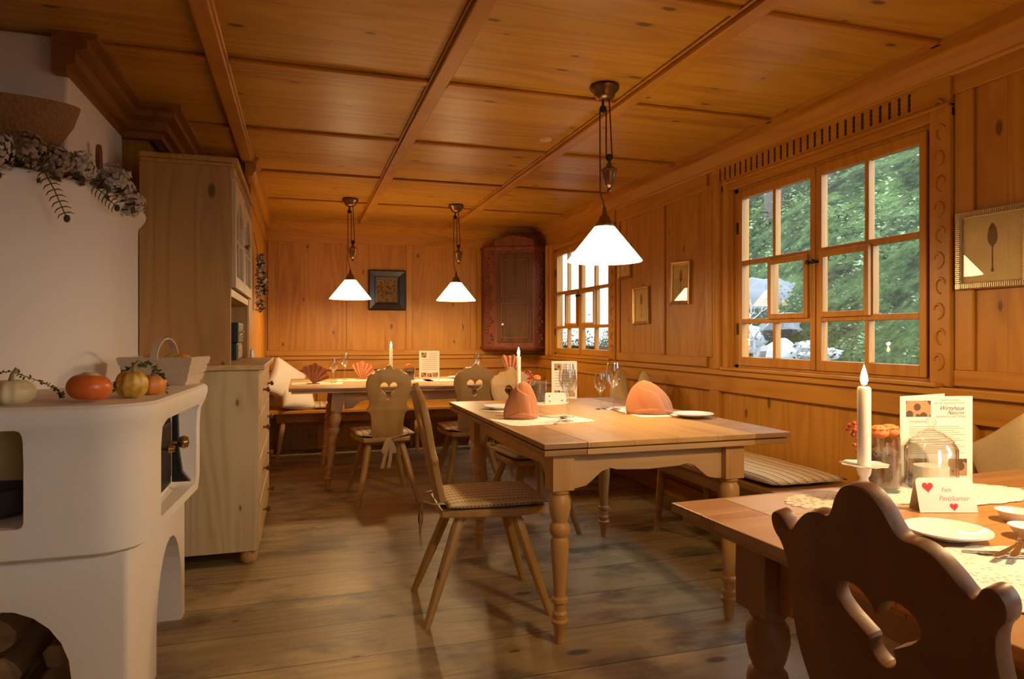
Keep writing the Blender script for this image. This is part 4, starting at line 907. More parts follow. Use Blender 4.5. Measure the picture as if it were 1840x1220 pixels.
def make_chair(name, label, style, mat_b, mat_s, mat_l, eared=False, group='carved-back wooden chairs'):
    t = thing(name, label, 'chair', (0, 0, 0), 0, group)
    prof = EARED if eared else ROUND
    hole = sym(HEART) if not eared else [(x * 1.15, (z - .78) * .85 + .762) for x, z in sym(HEART)]
    hole = smooth_poly(hole, 1); prof = smooth_poly(sym(prof), 2)
    me = board(prof, [hole], .026, .003, 1)
    b = MB()
    # local X of the board -> chair Y ; board plane leans back (-X at the top)
    lean = .205
    up = Vector((-math.sin(lean), 0, math.cos(lean))); th = Vector((math.cos(lean), 0, math.sin(lean)))
    o_ = Vector((-.180, 0, .45)) - up * .45
    b.M = frame_xf(o_, (0, 1, 0), th, up); b.mesh(me); b.build('backrest', mat_b, t, smooth=28)
    out = smooth_poly([(-.20, -.15), (-.19, -.165), (.0, -.20), (.20, -.21), (.245, -.17), (.25, 0), (.245, .17), (.20, .21), (.0, .20), (-.19, .165), (-.20, .15)], 2)
    MB().prism(out, .415, .447, 'XY').build('seat', mat_s, t, bevel=.008)
    MB().box(-.13, -.13, .392, -.09, .13, .415).build('batten', mat_s, t); MB().box(.10, -.14, .392, .14, .14, .415).build('batten', mat_s, t)
    for sx, sy in ((1, 1), (1, -1), (-1, 1), (-1, -1)):
        top = Vector((.12 if sx > 0 else -.11, .11 * sy, .415)); ft = Vector((.245 if sx > 0 else -.265, .205 * sy, 0)); b = MB()
        rs = []
        for k, (q, r) in enumerate(((0, .021), (.12, .0245), (.55, .0225), (1, .0155))):
            p = top.lerp(ft, q); rs.append([(p.x + r * math.cos(PI / 8 + PI / 4 * i), p.y + r * math.sin(PI / 8 + PI / 4 * i), p.z) for i in range(8)])
        b.rings(rs).build('leg', mat_l, t, bevel=.0015)
    return t
def puff(w, d, h, n=16, corner=.18, tuft=0.0, pinch=0.0):
    def fn(side):
        def f_(u, v):
            x = 2 * u - 1; y = 2 * v - 1
            e = (1 - abs(x) ** 4) * (1 - abs(y) ** 4)
            z = side * h / 2 * max(e, 0) ** .45
            if tuft: z *= 1 - tuft * (abs(math.sin(x * PI * 1.5)) * abs(math.sin(y * PI * 1.5)))
            k = 1 - pinch * (1 - (x * x - 1) ** 2 * 0 - abs(x) ** 2) * abs(y) ** 3; l_ = 1 - pinch * (1 - abs(y) ** 2) * abs(x) ** 3
            return (x * w / 2 * l_ * (1 - .03 * abs(y) ** 6), y * d / 2 * k * (1 - .03 * abs(x) ** 6), z)
        return f_
    b = MB(); b.grid(fn(1), n, n); b.grid(fn(-1), n, n); return b
def weld(o):
    bm = bmesh.new(); bm.from_mesh(o.data); bmesh.ops.remove_doubles(bm, verts=bm.verts, dist=1e-4); bmesh.ops.recalc_face_normals(bm, faces=bm.faces); bm.to_mesh(o.data); bm.free(); return o
def make_pad(label, mat='stripe_y'):
    t = thing('seat_cushion', label, 'cushion', (0, 0, 0), 0, 'striped seat cushions tied to the chairs')
    b = puff(.43, .41, .034, 18); b.v = [v + Vector((.032, 0, .017)) for v in b.v]; weld(b.build('cushion_pad', mat, t, smooth=180))
    for sy in (-1, 1):
        b = MB()
        def rib(pts, w=.014):
            pts = [Vector(p) for p in pts]; vs = []
            for p in pts: vs += [(p.x - w * .3, p.y - w, p.z), (p.x + w * .3, p.y + w, p.z)]
            b.add(vs, [(2 * i, 2 * i + 1, 2 * i + 3, 2 * i + 2) for i in range(len(pts) - 1)])
        rib([(-.17, sy * .13, .018), (-.225, sy * .11, .016), (-.246, sy * .05, .012), (-.252, 0, .004)], .010)
        rib([(-.252, 0, .004), (-.262, sy * .02, -.03), (-.266, sy * .038, -.075), (-.264, sy * .034, -.10), (-.256, sy * .02, -.07), (-.252, sy * .004, -.01)], .013)
        rib([(-.254, 0, .0), (-.264, sy * .012, -.06), (-.262, sy * (.03 if sy > 0 else .01), -.13), (-.256, sy * (.045 if sy > 0 else .0), -.20)], .011)
        b.build('ribbon_tie', 'ribbon', t, solid=.0015)
    return t
ZS = .4475
chair = make_chair('carved_chair', 'side-on carved chair at the left side of the middle table', 0, 'chair', 'chair', 'chair')
pad = make_pad('striped cushion on the side-on chair at the middle table')
def put(c, p, loc, rz): 
    c.location = loc; c.rotation_euler = (0, 0, rz); p.location = (loc[0], loc[1], ZS); p.rotation_euler = (0, 0, rz)
put(chair, pad, (.745, 2.84, 0), -.04)
spots = [((.56, 4.93, 0), PI / 2 + .06, 'carved chair with heart hole seen from behind, below the left rear lamp', 'cushion on the chair below the left rear lamp, ties hanging'),
         ((1.21, 5.02, 0), PI / 2 - .03, 'carved chair with heart hole seen from behind, below the right rear lamp', 'cushion on the chair below the right rear lamp'),
         ((1.315, 3.87, 0), -PI / 2 + .1, 'carved chair at the far end of the middle table facing the camera', 'cushion on the chair at the far end of the middle table')]
for loc, rz, l1, l2 in spots:
    c = dup(chair, loc, rz, l1); p = dup(pad, (loc[0], loc[1], ZS), rz, l2)
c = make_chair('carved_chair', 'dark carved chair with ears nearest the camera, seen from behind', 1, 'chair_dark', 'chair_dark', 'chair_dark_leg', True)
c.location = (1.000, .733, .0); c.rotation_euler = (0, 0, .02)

# ------------------------------------------------------------------ benches, cushions and pillows
def bench(label, x0, x1, y0, y1, along, legs):
    t = thing('wall_bench', label, 'bench', (x0, y0, 0)); X, Y = x1 - x0, y1 - y0
    MB().box(0, 0, .415, X, Y, .447).build('seat', 'bench' if along == 'Y' else 'rail_x', t, bevel=.006)
    if along == 'Y': MB().box(.06, .08, .33, .085, Y - .08, .415).box(X - .085, .08, .33, X - .06, Y - .08, .415).build('seat_rail', 'bench', t)
    else: MB().box(.08, .06, .33, X - .08, .085, .415).box(.08, Y - .085, .33, X - .08, Y - .06, .415).build('seat_rail', 'rail_x', t)
    for lx, ly, sx, sy in legs:
        b = MB(); rs = []
        for q, r in ((0, .026), (.5, .024), (1, .017)):
            px = lx + sx * q; py = ly + sy * q; rs.append([(px + r * math.cos(PI / 8 + PI / 4 * i), py + r * math.sin(PI / 8 + PI / 4 * i), .415 * (1 - q)) for i in range(8)])
        b.rings(rs).build('leg', 'bench', t)
    return t
bench('long wall bench under the large window beside the middle table', 2.03, 2.50, 2.36, 6.58, 'Y', [(.10, .5, -.08, -.1), (.36, .5, .03, -.1), (.10, 1.35, -.10, -.1), (.36, 1.35, .03, -.1), (.1, 2.7, -.08, 0), (.36, 2.7, .03, 0), (.1, 4.0, -.08, .08), (.36, 4.0, .03, .08)])
bench('wall bench under the far wall behind the long table', -.295, 2.50, 6.66, 7.14, 'X', [(.15, .1, -.06, -.06), (.15, .38, -.06, .03), (1.4, .1, 0, -.06), (1.4, .38, 0, .03), (2.65, .1, .05, -.06), (2.65, .38, .05, .03)])
bench('wall bench at the right of the nearest table', 2.12, 2.50, .0, 1.98, 'Y', [(.10, .2, -.05, -.06), (.3, .2, .03, -.06), (.10, 1.75, -.05, .06), (.3, 1.75, .03, .06)])
def bpad(lab, x, y, w, d, mat, grp='striped bench cushions'):
    b = puff(w, d, .05, 22, tuft=.22); b.v = [v + Vector((0, 0, .025)) for v in b.v]; o = weld(b.build('bench_cushion', mat, smooth=180)); o.location = (x, y, .4475); return tag(o, lab, 'cushion', grp)
bpad('striped cushion on the near end of the bench beside the middle table', 2.255, 3.08, .43, 1.02, 'stripe_x')
bpad('striped bench cushion second from the near end under the window', 2.255, 4.16, .43, 1.04, 'stripe_x')
bpad('striped bench cushion farthest along the right wall', 2.255, 5.28, .43, 1.08, 'stripe_x')
bpad('striped cushion at the left end of the far bench', .10, 6.90, .55, .42, 'stripe_x')
def pillow(lab, loc, rot, s, mat, h=.13):
    b = puff(s, s, h, 16, pinch=.12); o = weld(b.build('pillow', mat, smooth=180)); o.location = loc; o.rotation_euler = rot; return tag(o, lab, 'pillow')
pillow('white pillow standing on its corner at the left end of the far bench', (-.135, 6.83, .70), (PI / 2 - .25, .55, .6), .40, 'white_cloth')
pillow('white pillow lying against the standing one at the left of the far bench', (-.03, 6.78, .575), (PI / 2 - .75, .15, .35), .34, 'white_cloth', .12)
pillow('beige pillow propped against the wall behind the wine glasses', (2.40, 4.85, .685), (PI / 2, PI / 4 - .12, PI / 2 - .18), .33, 'beige_cloth', .1)
pillow('beige pillow propped on the bench behind the right napkin', (2.39, 4.42, .685), (PI / 2, PI / 4 + .1, PI / 2 - .2), .33, 'beige_cloth', .1)
pillow('large beige pillow on its corner at the wall behind the nearest table', (2.38, 1.72, .68), (PI / 2, PI / 4 - .25, PI / 2 - .25), .36, 'beige_cloth', .12)

# ------------------------------------------------------------------ pendant lamps
def pendant(label, x, y, zb=1.475, rz=0.0, watt=LAMP_W):
    t = thing('pendant_lamp', label, 'lamp', (x, y, H - .001 if abs(x - .61) > .05 and abs(x - 1.554) > .05 else H - .037), rz, 'opal shade pendant lamps'); top = t.location.z
    MB().lathe([(.0, 0), (.062, 0), (.070, -.010), (.066, -.022), (.052, -.032), (.048, -.05), (.036, -.062), (.018, -.07), (0, -.072)], 28).build('ceiling_canopy', 'bronze', t, smooth=50)
    zs = zb + .165 - top
    sh = MB().lathe([(.176, zs - .165), (.174, zs - .160), (.052, zs - .008), (.046, zs), (.040, zs - .004), (.046, zs - .012), (.170, zs - .163)], 48, cap0=False, cap1=False)
    sh.build('lamp_shade', 'shade', t, smooth=50)
    MB().lathe([(.048, zs - .004), (.050, zs + .006), (.034, zs + .018), (.024, zs + .045), (.012, zs + .055), (.008, zs + .09), (0, zs + .092)], 20).build('shade_holder', 'bronze', t, smooth=50)
    MB().ball((0, 0, zs - .085), .028, 14, 10, (1, 1, 1.25)).build('light_bulb', 'shade', t, smooth=180)
    mz = zs + .16; dx = .022
    MB().lathe([(0, 0), (.010, .002), (.012, .012), (.006, .018), (.016, .03), (.022, .034), (.030, .08), (.036, .098), (.040, .104), (.036, .110), (.018, .122), (.010, .14), (0, .142)], 22, (dx, 0, mz)).build('counterweight', 'bronze', t, smooth=50)
    for i, (px, pz) in enumerate(((dx, mz + .165), (-.008, -.11))):
        b = MB(); b.M = Matrix.Translation((px, 0, pz)) @ Matrix.Rotation(PI / 2, 4, 'X'); b.lathe([(.0, -.008), (.016, -.008), (.012, 0), (.016, .008), (0, .008)], 16); b.build('pulley', 'iron', t, smooth=50)
        MB().box(px - .005, -.011, pz - (.028 if i == 0 else -.0), px + .005, .011, pz + (.0 if i == 0 else .042)).build('pulley_bracket', 'iron', t)
    MB().tube([(-.022, 0, -.12), (-.020, 0, mz), (-.008, 0, zs + .12), (0, 0, zs + .088)], .0035, 6).build('cord', 'cord', t)
    MB().tube([(.008, 0, -.11), (dx - .014, 0, mz + .165)], .0035, 6).build('cord', 'cord', t)
    MB().tube([(.022, 0, -.062), (dx + .014, 0, mz + .165)], .0035, 6).build('cord', 'cord', t)
    ld = bpy.data.lights.new('bulb_light', 'POINT'); ld.energy = watt; ld.color = LAMP_COL; ld.shadow_soft_size = .04
    lo = bpy.data.objects.new('bulb_light', ld); COL.objects.link(lo); lo.parent = t; lo.location = (0, 0, zs - .145)
    return t
pendant('large foreground pendant lamp over the middle table', 1.37, 2.93, 1.50, -YAW)
pendant('left rear pendant lamp over the long table', .41, 6.0, 1.465, -YAW)
pendant('right rear pendant lamp over the long table', 1.34, 6.0, 1.465, -YAW)
pendant('pendant lamp over the nearest table, outside the picture on the right', 1.60, .80, 1.50, -YAW, 52.0)
for x, y, lab in ((1.405, 3.83, 'small round disc on the ceiling beyond the large lamp'), (1.60, 1.83, 'small round disc on the ceiling at the top edge of the picture')):
    k = [d for d in ()]
    o = MB().lathe([(0, -.012), (.028, -.012), (.036, -.008), (.038, 0), (0, 0)], 24).build('ceiling_disc', 'spotwhite', smooth=50); o.location = (x, y, H - .0005); tag(o, lab, 'ceiling disc')

# ------------------------------------------------------------------ table settings
TZ = .7605
def doily(lab, x, y, rx, ry, mat='linen', sc=22, amp=.05, rz=0, square=False, z=TZ, grp='lace mats on the tables', name='lace_mat'):
    n = sc * 6; rs = []
    for s, z_ in ((1, 0.0), (1, .0016)):
        ring = []
        for i in range(n):
            a = 2 * PI * i / n; m = 1 + amp * abs(math.sin(a * sc / 2)) - amp
            if square: 
                c_, s_ = math.cos(a), math.sin(a); q = (abs(c_) ** 8 + abs(s_) ** 8) ** (-1 / 8); m *= q
            ring.append((rx * m * math.cos(a), ry * m * math.sin(a), z_))
        rs.append(ring)
    o = MB().rings(rs).build(name, mat); o.location = (x, y, z); o.rotation_euler = (0, 0, rz); return tag(o, lab, 'mat', grp)
def plate(lab, x, y, r=.10, z=TZ, mat='china', name='side_plate', h=.016):
    o = MB().lathe([(0, .002), (r * .5, 0), (r * .55, .003), (r * .72, h * .45), (r, h), (r, h + .003), (r * .7, h * .45 + .004), (r * .55, .007), (0, .006)], 40).build(name, mat, smooth=50); o.location = (x, y, z); return tag(o, lab, 'plate')
def candle(lab, x, y, hold=.09, L_=.19, r=.0135, saucer=True, lab2='', z=TZ):
    t = thing('candle_holder', lab, 'candle holder', (x, y, z))
    MB().lathe([(0, 0), (.040, 0), (.042, .006), (.020, .012), (.010, .022), (.013, .035), (.009, .05), (.014, hold - .02), (.017, hold - .006), (.017, hold), (0, hold)], 24).build('holder_stem', 'glass' if not saucer else 'china', t, smooth=50)
    if saucer:
        n = 90; rs = []
        for rr, z_ in ((0.001, 0), (.030, .0), (.052, .004), (.052, .0055), (.030, .0018), (.001, .0018)):
            rs.append([(rr * (1 + (.05 * math.sin(9 * 2 * PI * i / n) if rr > .04 else 0)) * math.cos(2 * PI * i / n), rr * (1 + (.05 * math.sin(9 * 2 * PI * i / n) if rr > .04 else 0)) * math.sin(2 * PI * i / n), hold + z_) for i in range(n)])
        MB().rings(rs).build('drip_saucer', 'china', t, smooth=60)
    c = thing('lit_candle', lab2 or lab.replace('holder', 'candle'), 'candle', (x, y, z + hold + (.002 if saucer else .0005)))
    MB().lathe([(0, 0), (r, 0), (r, L_ - .004), (r * .8, L_), (r * .4, L_ - .004), (0, L_ - .005)], 22).build('wax_body', 'wax', c, smooth=50)
    MB().tube([(0, 0, L_ - .005), (.001, 0, L_ + .008)], .001, 6).build('wick', 'black', c)
    MB().lathe([(0, 0), (.005, .003), (.0085, .012), (.007, .025), (.003, .040), (0, .050)], 14, (0, 0, L_ + .003)).build('flame', 'flame', c, smooth=180)
    ld = bpy.data.lights.new('candle_light', 'POINT'); ld.energy = CANDLE_W; ld.color = (1, .55, .2); ld.shadow_soft_size = .012
    lo = bpy.data.objects.new('candle_light', ld); COL.objects.link(lo); lo.parent = c; lo.location = (0, 0, L_ + .062)
    return t
def wineglass(lab, x, y, h=.2, r=.034, z=TZ):
    o = MB().lathe([(0, .002), (r * .95, 0), (r * .95, .002), (.006, .008), (.004, .02), (.004, h * .42), (.010, h * .47), (r * .85, h * .60), (r, h * .74), (r * .78, h), (r * .75, h), (r * .96, h * .74), (r * .8, h * .61), (.006, h * .49), (0, h * .48)], 28).build('wine_glass', 'glass', smooth=60)
    o.location = (x, y, z); return tag(o, lab, 'glass', 'stemmed wine glasses')
def cone_napkin(lab, x, y, rz, w=.085, h=.13, dx=-.02, z=TZ + .0025, slot=True):
    t = thing('folded_napkin', lab, 'napkin', (x, y, z), rz, 'salmon folded napkins')
    b = MB(); rs = []; n = 64
    for j in range(17):
        q = j / 16; sc = max(1e-3, (1 - q ** 2.1)) ** .62; k = .5 * (1 + .15 * math.sin(q * PI))
        ring = []
        for i in range(n):
            a = 2 * PI * i / n; cr = 1 + .07 * math.sin(a * 4 + q * 3.4) * (1 - q * .4) + .03 * abs(math.sin(a * 5.5 + 1 + q * 4))
            ring.append((w * sc * cr * math.cos(a) + dx * q ** 1.5, w * .62 * sc * cr * math.sin(a), h * q))
        rs.append(ring)
    b.rings(rs).build('napkin_dome', 'napkin', t, smooth=180)
    def flap(u, v):
        a = -PI * .95 + u * PI * .62; q = .02 + v * .93 * (1 - .35 * u); sc = max(1e-3, (1 - q ** 2.1)) ** .62
        cr = (1 + .07 * math.sin(a * 4 + q * 3.4) * (1 - q * .4) + .03 * abs(math.sin(a * 5.5 + 1 + q * 4))) * 1.035
        return (w * sc * cr * math.cos(a) + dx * q ** 1.5, w * .62 * sc * cr * math.sin(a), h * q)
    MB().grid(flap, 24, 14).build('napkin_flap', 'napkin', t, smooth=180, solid=.002)
    b = MB(); cuff = []
    for i in range(25):
        a = -PI + PI * i / 24; cuff.append((w * .96 * math.cos(a), w * .62 * 1.02 * math.sin(a), .008 + .014 * abs(math.sin(a)) ** 3))
    b.tube(cuff, [.004 + .006 * math.sin(PI * i / 24) for i in range(25)], 8).build('rolled_cuff', 'napkin', t, smooth=180)
    return t
def fan_napkin(lab, x, y, rz, R_=.12, z=TZ + .0025, spread=1.05, n=7, lean=.0):
    t = thing('folded_napkin', lab, 'napkin', (x, y, z), rz, 'salmon folded napkins')
    b = MB(); m = n * 2
    for layer, (sc, yo) in enumerate(((1, 0), (.82, -.012), (.66, -.022))):
        vs = []
        for i in range(m + 1):
            a = -spread + 2 * spread * i / m + lean; sp = .009 if i % 2 else -.009
            Rr = R_ * sc * (1.0 + (.10 if i % 4 == 1 else 0))
            for q in (.04, .4, .75, 1.0): vs.append((Rr * q * math.sin(a) * .85, yo + sp * q + .012, max(0.0005, Rr * q * math.cos(a)) + .001))
        b.add(vs, [(4 * i + k, 4 * i + k + 1, 4 * (i + 1) + k + 1, 4 * (i + 1) + k) for i in range(m) for k in range(3)])
    b.build('napkin_fan', 'napkin', t, solid=.0014)
    MB().prism([(-.05, -.03), (.05, -.03), (.045, .03), (-.045, .03)], 0, .004, 'XY').build('napkin_foot', 'napkin', t, bevel=.001)
    return t
def leaflet(name, lab, x, y, rz, w, h, cat='menu', big=False, z=TZ + .002, lean=.14):
    t = thing(name, lab, cat, (x, y, z), rz)
    # two leaves hinged on the left edge; local -Y faces the viewer
    dd = .055
    b = MB(); b.M = Matrix.Translation((0, 0, 0)); b.box(0, -.0004, 0, w, .0004, h).build('front_leaf', 'paper', t)
    b = MB(); b.M = Matrix.Rotation(.42, 4, 'Z'); b.box(0, .0005, 0, w, .0013, h * (1.0 if not big else 1.0)).build('rear_leaf', 'paper', t)
    fr = MB(); 
    def pic(u0, v0, u1, v1): return MB().box(u0 * w, -.0011, v0 * h, u1 * w, -.0005, v1 * h)
    if big:
        for q in ((.08, .76, .42, .95), (.10, .06, .36, .27), (.66, .06, .92, .26)): pic(*q).build('printed_photo', 'photo', t)
        def tx(s, u, v, sz, shear=0, mat='ink'):
            mb = MB(); mb.M = frame_xf((u * w, -.0007, v * h), (1, 0, 0), (0, 0, 1), (0, -1, 0)); mb.mesh(text_mesh(s, sz, shear)); mb.build('lettering', mat, t)
        tx('Wirtshaus', .70, .835, .0165, .6); tx('Naturns', .76, .785, .014, .6)
        tx('Unsere Gerichte', .68, .945, .008, 0, 'ink_soft'); tx('aus der heimischen Küche', .68, .91, .008, 0, 'ink_soft')
        tx('Speisekarte und Weine', .70, .75, .009, 0, 'ink_soft'); tx('Vorspeisen', .24, .69, .011, 0, 'ink_soft')
        b = MB()
        for k in range(14):
            v = .64 - k * .024; b.box(.12 * w, -.0009, v * h, (.82 + .08 * math.sin(k * 2.1)) * w, -.0005, (v + .007) * h)
        b.build('printed_lines', 'ink_soft', t)
    else:
        for q in ((.10, .76, .36, .94), (.10, .06, .34, .22), (.66, .06, .92, .22), (.38, .06, .62, .2)): pic(*q).build('printed_photo', 'photo', t)
        b = MB()
        for k in range(9):
            v = .90 - k * .072; b.box((.48 if k < 3 else .12) * w, -.0009, v * h, .88 * w, -.0005, (v + .016) * h)
        b.build('printed_lines', 'ink_soft', t)
    return t
def heart2(s, u, v): 
    p = []
    for k in range(28):
        a = 2 * PI * k / 28; p.append((u + s * .0625 * 16 * math.sin(a) ** 3 / 1.0, v + s * .0625 * (13 * math.cos(a) - 5 * math.cos(2 * a) - 2 * math.cos(3 * a) - math.cos(4 * a))))
    return p
def name_card(lab, x, y, rz, w, h, texts, z=TZ + .002):
    t = thing('name_card', lab, 'card', (x, y, z), rz)
    a = .28
    outl = rpoly([(0, 0), (w, 0), (w, h), (0, h)], [.001, .001, .01, .01], 4)
    for s, nm in ((1, 'front_leaf'), (-1, 'rear_leaf')):
        b = MB(); b.M = Matrix.Translation((0, s * -.0 + (0 if s > 0 else 2 * h * math.sin(a)), 0)) @ Matrix.Rotation(-a * s, 4, 'X'); b.prism(outl, -.0004, .0004, 'XZ'); b.build(nm, 'paper', t)
    R0 = Matrix.Rotation(-a, 4, 'X')
    for s, u, v in ((.012, .20 * w, .74 * h), (.009, .60 * w, .17 * h)) if texts else ((.005, .2 * w, .68 * h), (.005, .22 * w, .22 * h), (.005, .8 * w, .3 * h)):
        b = MB(); b.M = R0; b.prism(heart2(s, u, v), -.0012, -.0005, 'XZ').build('printed_heart', 'red' if texts else 'ink', t)
    for s, u, v, sz in texts:
        b = MB(); b.M = R0 @ frame_xf((u * w, -.0006, v * h), (1, 0, 0), (0, 0, 1), (0, -1, 0)); b.mesh(text_mesh(s, sz, .3)); b.build('lettering', 'ink_soft', t)
    return t
def cutlery(kind, lab, x, y, rz, z=TZ + .003, tilt=0):
    t = thing(kind, lab, kind, (x, y, z), rz, 'steel cutlery')
    t.rotation_euler = (0, tilt, rz)
    b = MB(); hw = [(0, .0045), (.02, .0065), (.06, .005), (.10, .003), (.125, .0035)]
    b.rings([[(px, -w_, 0), (px, w_, 0), (px, w_, .0022), (px, -w_, .0022)] for px, w_ in hw]).build('handle', 'steel', t, bevel=.0006)
    b = MB()
    if kind == 'knife': b.prism([(.125, -.004), (.19, -.009), (.215, -.004), (.218, .005), (.125, .005)], 0, .0016, 'XY')
    elif kind == 'fork':
        b.prism([(.125, -.0035), (.135, -.010), (.150, -.011), (.150, .011), (.135, .010), (.125, .0035)], .001, .0032, 'XY')
        for k in range(4): b.box(.150, -.011 + k * .0064, .001, .190, -.0078 + k * .0064, .0028)
    else: b.ball((.150, 0, .003), .016, 14, 8, (1.5, .95, .18))
    b.build({'knife': 'blade', 'fork': 'tines', 'spoon': 'bowl'}[kind], 'steel', t, smooth=40)
    return t
def flower_vase(lab, x, y, r=.042, h=.12, z=TZ, berries=True, fl=2):
    t = thing('flower_vase', lab, 'vase', (x, y, z))
    MB().lathe([(0, 0), (r, 0), (r * 1.02, .006), (r, h), (r * .95, h), (r * .95, .01), (0, .008)], 28).build('glass_jar', 'glass', t, smooth=50)
    MB().lathe([(0, .012), (r * .9, .012), (r * .93, h * .72), (r * .5, h * .80), (0, h * .82)], 20).build('dried_filling', 'soil', t, smooth=60)
    random.seed(int(x * 1000))
    for k in range(fl):
        cx_, cy_ = (-.012 + .042 * k, .008 * (k - .5)); b = MB()
        for p in range(9):
            a = 2 * PI * p / 9; d = Vector((math.cos(a), math.sin(a), .35))
            for s_ in (1, .65):
                c_ = Vector((cx_, cy_, h + .012 + (1 - s_) * .02)) ; e = Vector((-math.sin(a), math.cos(a), 0)); l_ = .030 * s_
                b.add([c_, c_ + d * l_ * .5 + e * l_ * .42, c_ + d * l_, c_ + d * l_ * .5 - e * l_ * .42], [(0, 1, 2, 3)])
        b.ball((cx_, cy_, h + .012), .021, 12, 8, (1.15, 1.15, .8)); b.build('flower', 'petal', t, smooth=60)
    if berries:
        b = MB(); 
        for k in range(26): b.ball((-.052 + random.gauss(0, .012), .02 + random.gauss(0, .01), h + .015 + random.gauss(0, .018)), .0055, 7, 5)
        b.build('red_berry', 'berry', t, smooth=180)
    b = MB()
    for k in range(5): b.tube([(random.uniform(-.02, .02), 0, h * .7), (-.03 + random.uniform(-.02, .05), .012, h + random.uniform(.0, .03))], .0012, 5)
    b.build('stem', 'stem_g', t)
    return t
# --- middle table
doily('lace place mat under the left napkin on the middle table', 1.06, 2.94, .215, .15, rz=.15, square=True, sc=44, amp=.03)
doily('lace place mat under the right napkin on the middle table', 1.69, 3.13, .13, .25, rz=-.1, square=True, sc=44, amp=.03)
doily('round lace mat under the candle and flower jar on the middle table', 1.33, 3.72, .17, .15)
doily('small lace mat beside the plate on the middle table', 1.01, 3.42, .12, .10)
plate('small plate near the left edge of the middle table', 1.00, 3.44, .085, TZ + .002)
plate('white side plate at the right edge of the middle table', 1.785, 2.83, .095, TZ + .0025)
cone_napkin('salmon cone napkin at the left of the middle table', .985, 3.02, -.25, .075, .175, .012)
cone_napkin('salmon dome napkin at the right of the middle table', 1.665, 3.03, -.3, .11, .165, -.03)
wineglass('tall wine glass beside the left napkin, the rear of its pair', 1.215, 3.02, .255, .04)
wineglass('shorter wine glass in front of the tall one at the left', 1.165, 2.87, .235, .036)
wineglass('short wine glass, left one of the right pair', 1.515, 3.29, .19, .034)
wineglass('tall wine glass, right one of the right pair', 1.575, 3.26, .25, .04)
candle('small glass holder on the middle table behind the left napkin', 1.205, 3.74, .035, .235, .0125, False, 'lit candle on the middle table behind the left napkin')
flower_vase('glass jar with an orange flower on the middle table', 1.335, 3.76, .045, .13, fl=1)
leaflet('folded_menu', 'folded menu standing on the far part of the middle table', 1.475, 3.915, -.42, .155, .23)
name_card('white place card with small hearts on the middle table', 1.325, 3.62, -.28, .12, .065, [])
cutlery('fork', 'fork lying left of the right napkin', 1.56, 3.22, -1.75, TZ + .003); cutlery('knife', 'knife beside the right napkin', 1.735, 3.04, -1.75, TZ + .003)
cutlery('knife', 'knife lying in front of the left pair of glasses', 1.17, 2.96, -2.1, TZ + .003); cutlery('spoon', 'spoon on the lace mat right of the left napkin', 1.09, 3.08, -1.0, TZ + .003)
cutlery('fork', 'fork at the far side of the left napkin', .90, 3.16, -.6, TZ + .003)
# --- far table
for lab, x, y in (('lace mat under the leftmost napkin on the far table', .13, 5.72), ('lace mat at the left middle of the far table', .50, 6.1), ('lace mat under the candle on the far table', .90, 5.86), ('lace mat in front of the menu on the far table', 1.22, 5.85), ('lace mat at the right end of the far table', 1.70, 6.1)):
    doily(lab, x, y, .20, .15, square=True, sc=40, amp=.03)
fan_napkin('fanned salmon napkin at the left end of the far table', .10, 5.70, -.3, .155, n=6, lean=.25)
fan_napkin('fanned salmon napkin left of the candle on the far table', .515, 6.15, -.3, .15, lean=.35)
fan_napkin('fanned salmon napkin at the right end of the far table', 1.86, 6.05, -.2, .20, n=4, spread=.55, lean=.1)
wineglass('wine glass nearest the leftmost napkin on the far table', .26, 5.80, .20, .036)
wineglass('wine glass behind another at the left of the far table', .37, 6.10, .24, .036)
wineglass('wine glass behind the chair below the right rear lamp', 1.58, 6.15, .235, .038)
candle('small holder on the far table', .745, 5.90, .035, .25, .0125, False, 'lit candle on the far table behind the left chair')
flower_vase('round glass vase with an orange flower on the far table', .895, 5.82, .045, .12, fl=1, berries=False)
leaflet('folded_menu', 'folded menu standing on the far table', 1.02, 6.08, -.25, .18, .25)
plate('white plate at the right of the menu on the far table', 1.36, 6.02, .09, TZ + .002)
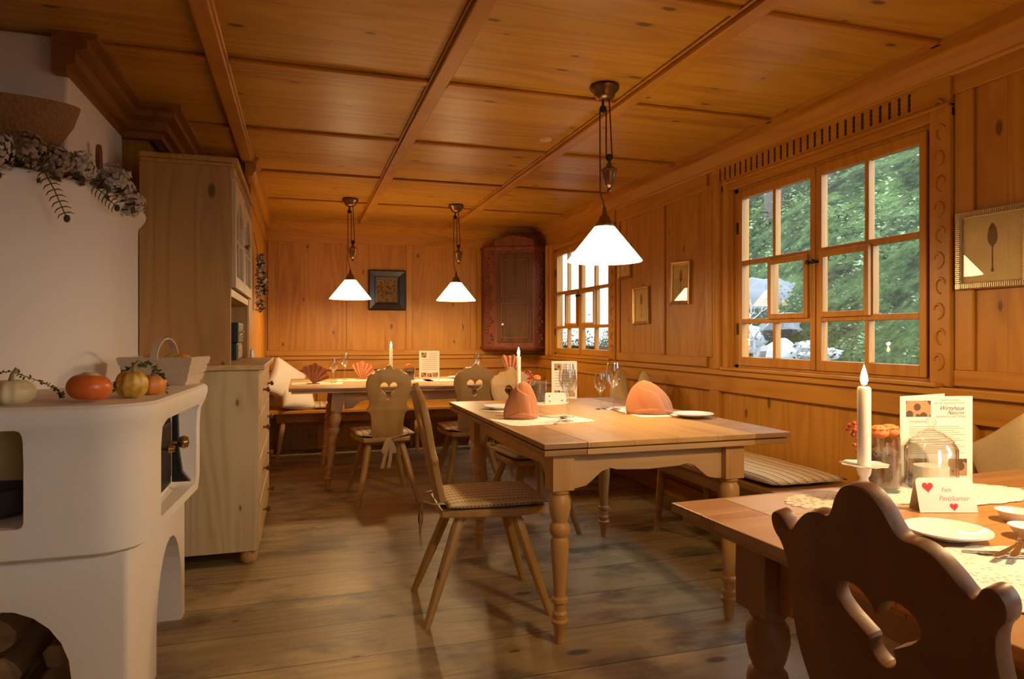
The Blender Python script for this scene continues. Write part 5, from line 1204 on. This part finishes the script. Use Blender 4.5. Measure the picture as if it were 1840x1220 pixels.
# --- nearest table
doily('patterned oval mat left of the candle on the nearest table', 1.24, 1.30, .17, .085, 'linen_pink', rz=.0)
doily('cream lace mat under the menu and jar on the nearest table', 1.50, 1.28, .24, .115, rz=-.15, z=TZ + .0017)
doily('large cream lace mat under the forks at the right edge', 1.13, .78, .20, .17, z=TZ + .001)
candle('china candle holder with scalloped saucer on the nearest table', 1.272, 1.285, .078, .185, .0150, True, 'tall lit white candle on the nearest table', z=TZ + .0035)
flower_vase('glass jar with orange flowers and red berries behind the big candle', 1.385, 1.345, .043, .135, z=TZ + .0035)
leaflet('folded_menu', 'large folded menu with photos standing on the nearest table', 1.515, 1.41, -.24, .20, .225, big=True, z=TZ + .0035)
name_card('name card with red hearts and handwriting on the nearest table', 1.30, 1.158, -.30, .128, .075, [('Fam.', .52, .60, .013), ('Penzkamer', .62, .34, .015)], z=TZ + .0005)
t = thing('glass_jar', 'clear lidded glass jar in front of the big menu', 'jar', (1.535, 1.335, TZ + .0035))
MB().lathe([(0, 0), (.056, 0), (.060, .01), (.060, .10), (.052, .115), (.050, .113), (.056, .10), (.056, .012), (0, .008)], 32).build('jar_body', 'glass', t, smooth=50)
MB().lathe([(.050, .116), (.052, .12), (.030, .14), (.008, .148), (.006, .155), (.013, .165), (.008, .176), (0, .178)], 28).build('jar_lid', 'glass', t, smooth=50)
MB().lathe([(0, .009), (.040, .009), (.040, .055), (0, .055)], 24).build('jar_filling', 'wax', t, smooth=50)
plate('pale plate partly hidden behind the dark chair on the nearest table', 1.19, 1.00, .075, TZ, 'china')
for x, y, lab in ((1.435, 1.05, 'small cream bowl at the right edge, the farther of two'), (1.345, .955, 'small cream bowl at the right edge, the nearer of two')):
    o = MB().lathe([(0, 0), (.02, 0), (.032, .016), (.036, .022), (.033, .022), (.028, .014), (0, .004)], 24).build('small_bowl', 'china', smooth=50); o.location = (x, y, TZ); tag(o, lab, 'bowl')
for k, (x, y, a) in enumerate([(1.13, .92, -.55), (1.145, .90, -.42), (1.155, .875, -.30), (1.13, .86, .35), (1.15, .845, .5)]):
    nm = ['uppermost', 'second', 'third', 'fourth', 'lowest'][k]
    cutlery('fork', nm + ' fork of the fan of forks on the large lace mat', x, y, a, TZ + .0035 + .0026 * k)
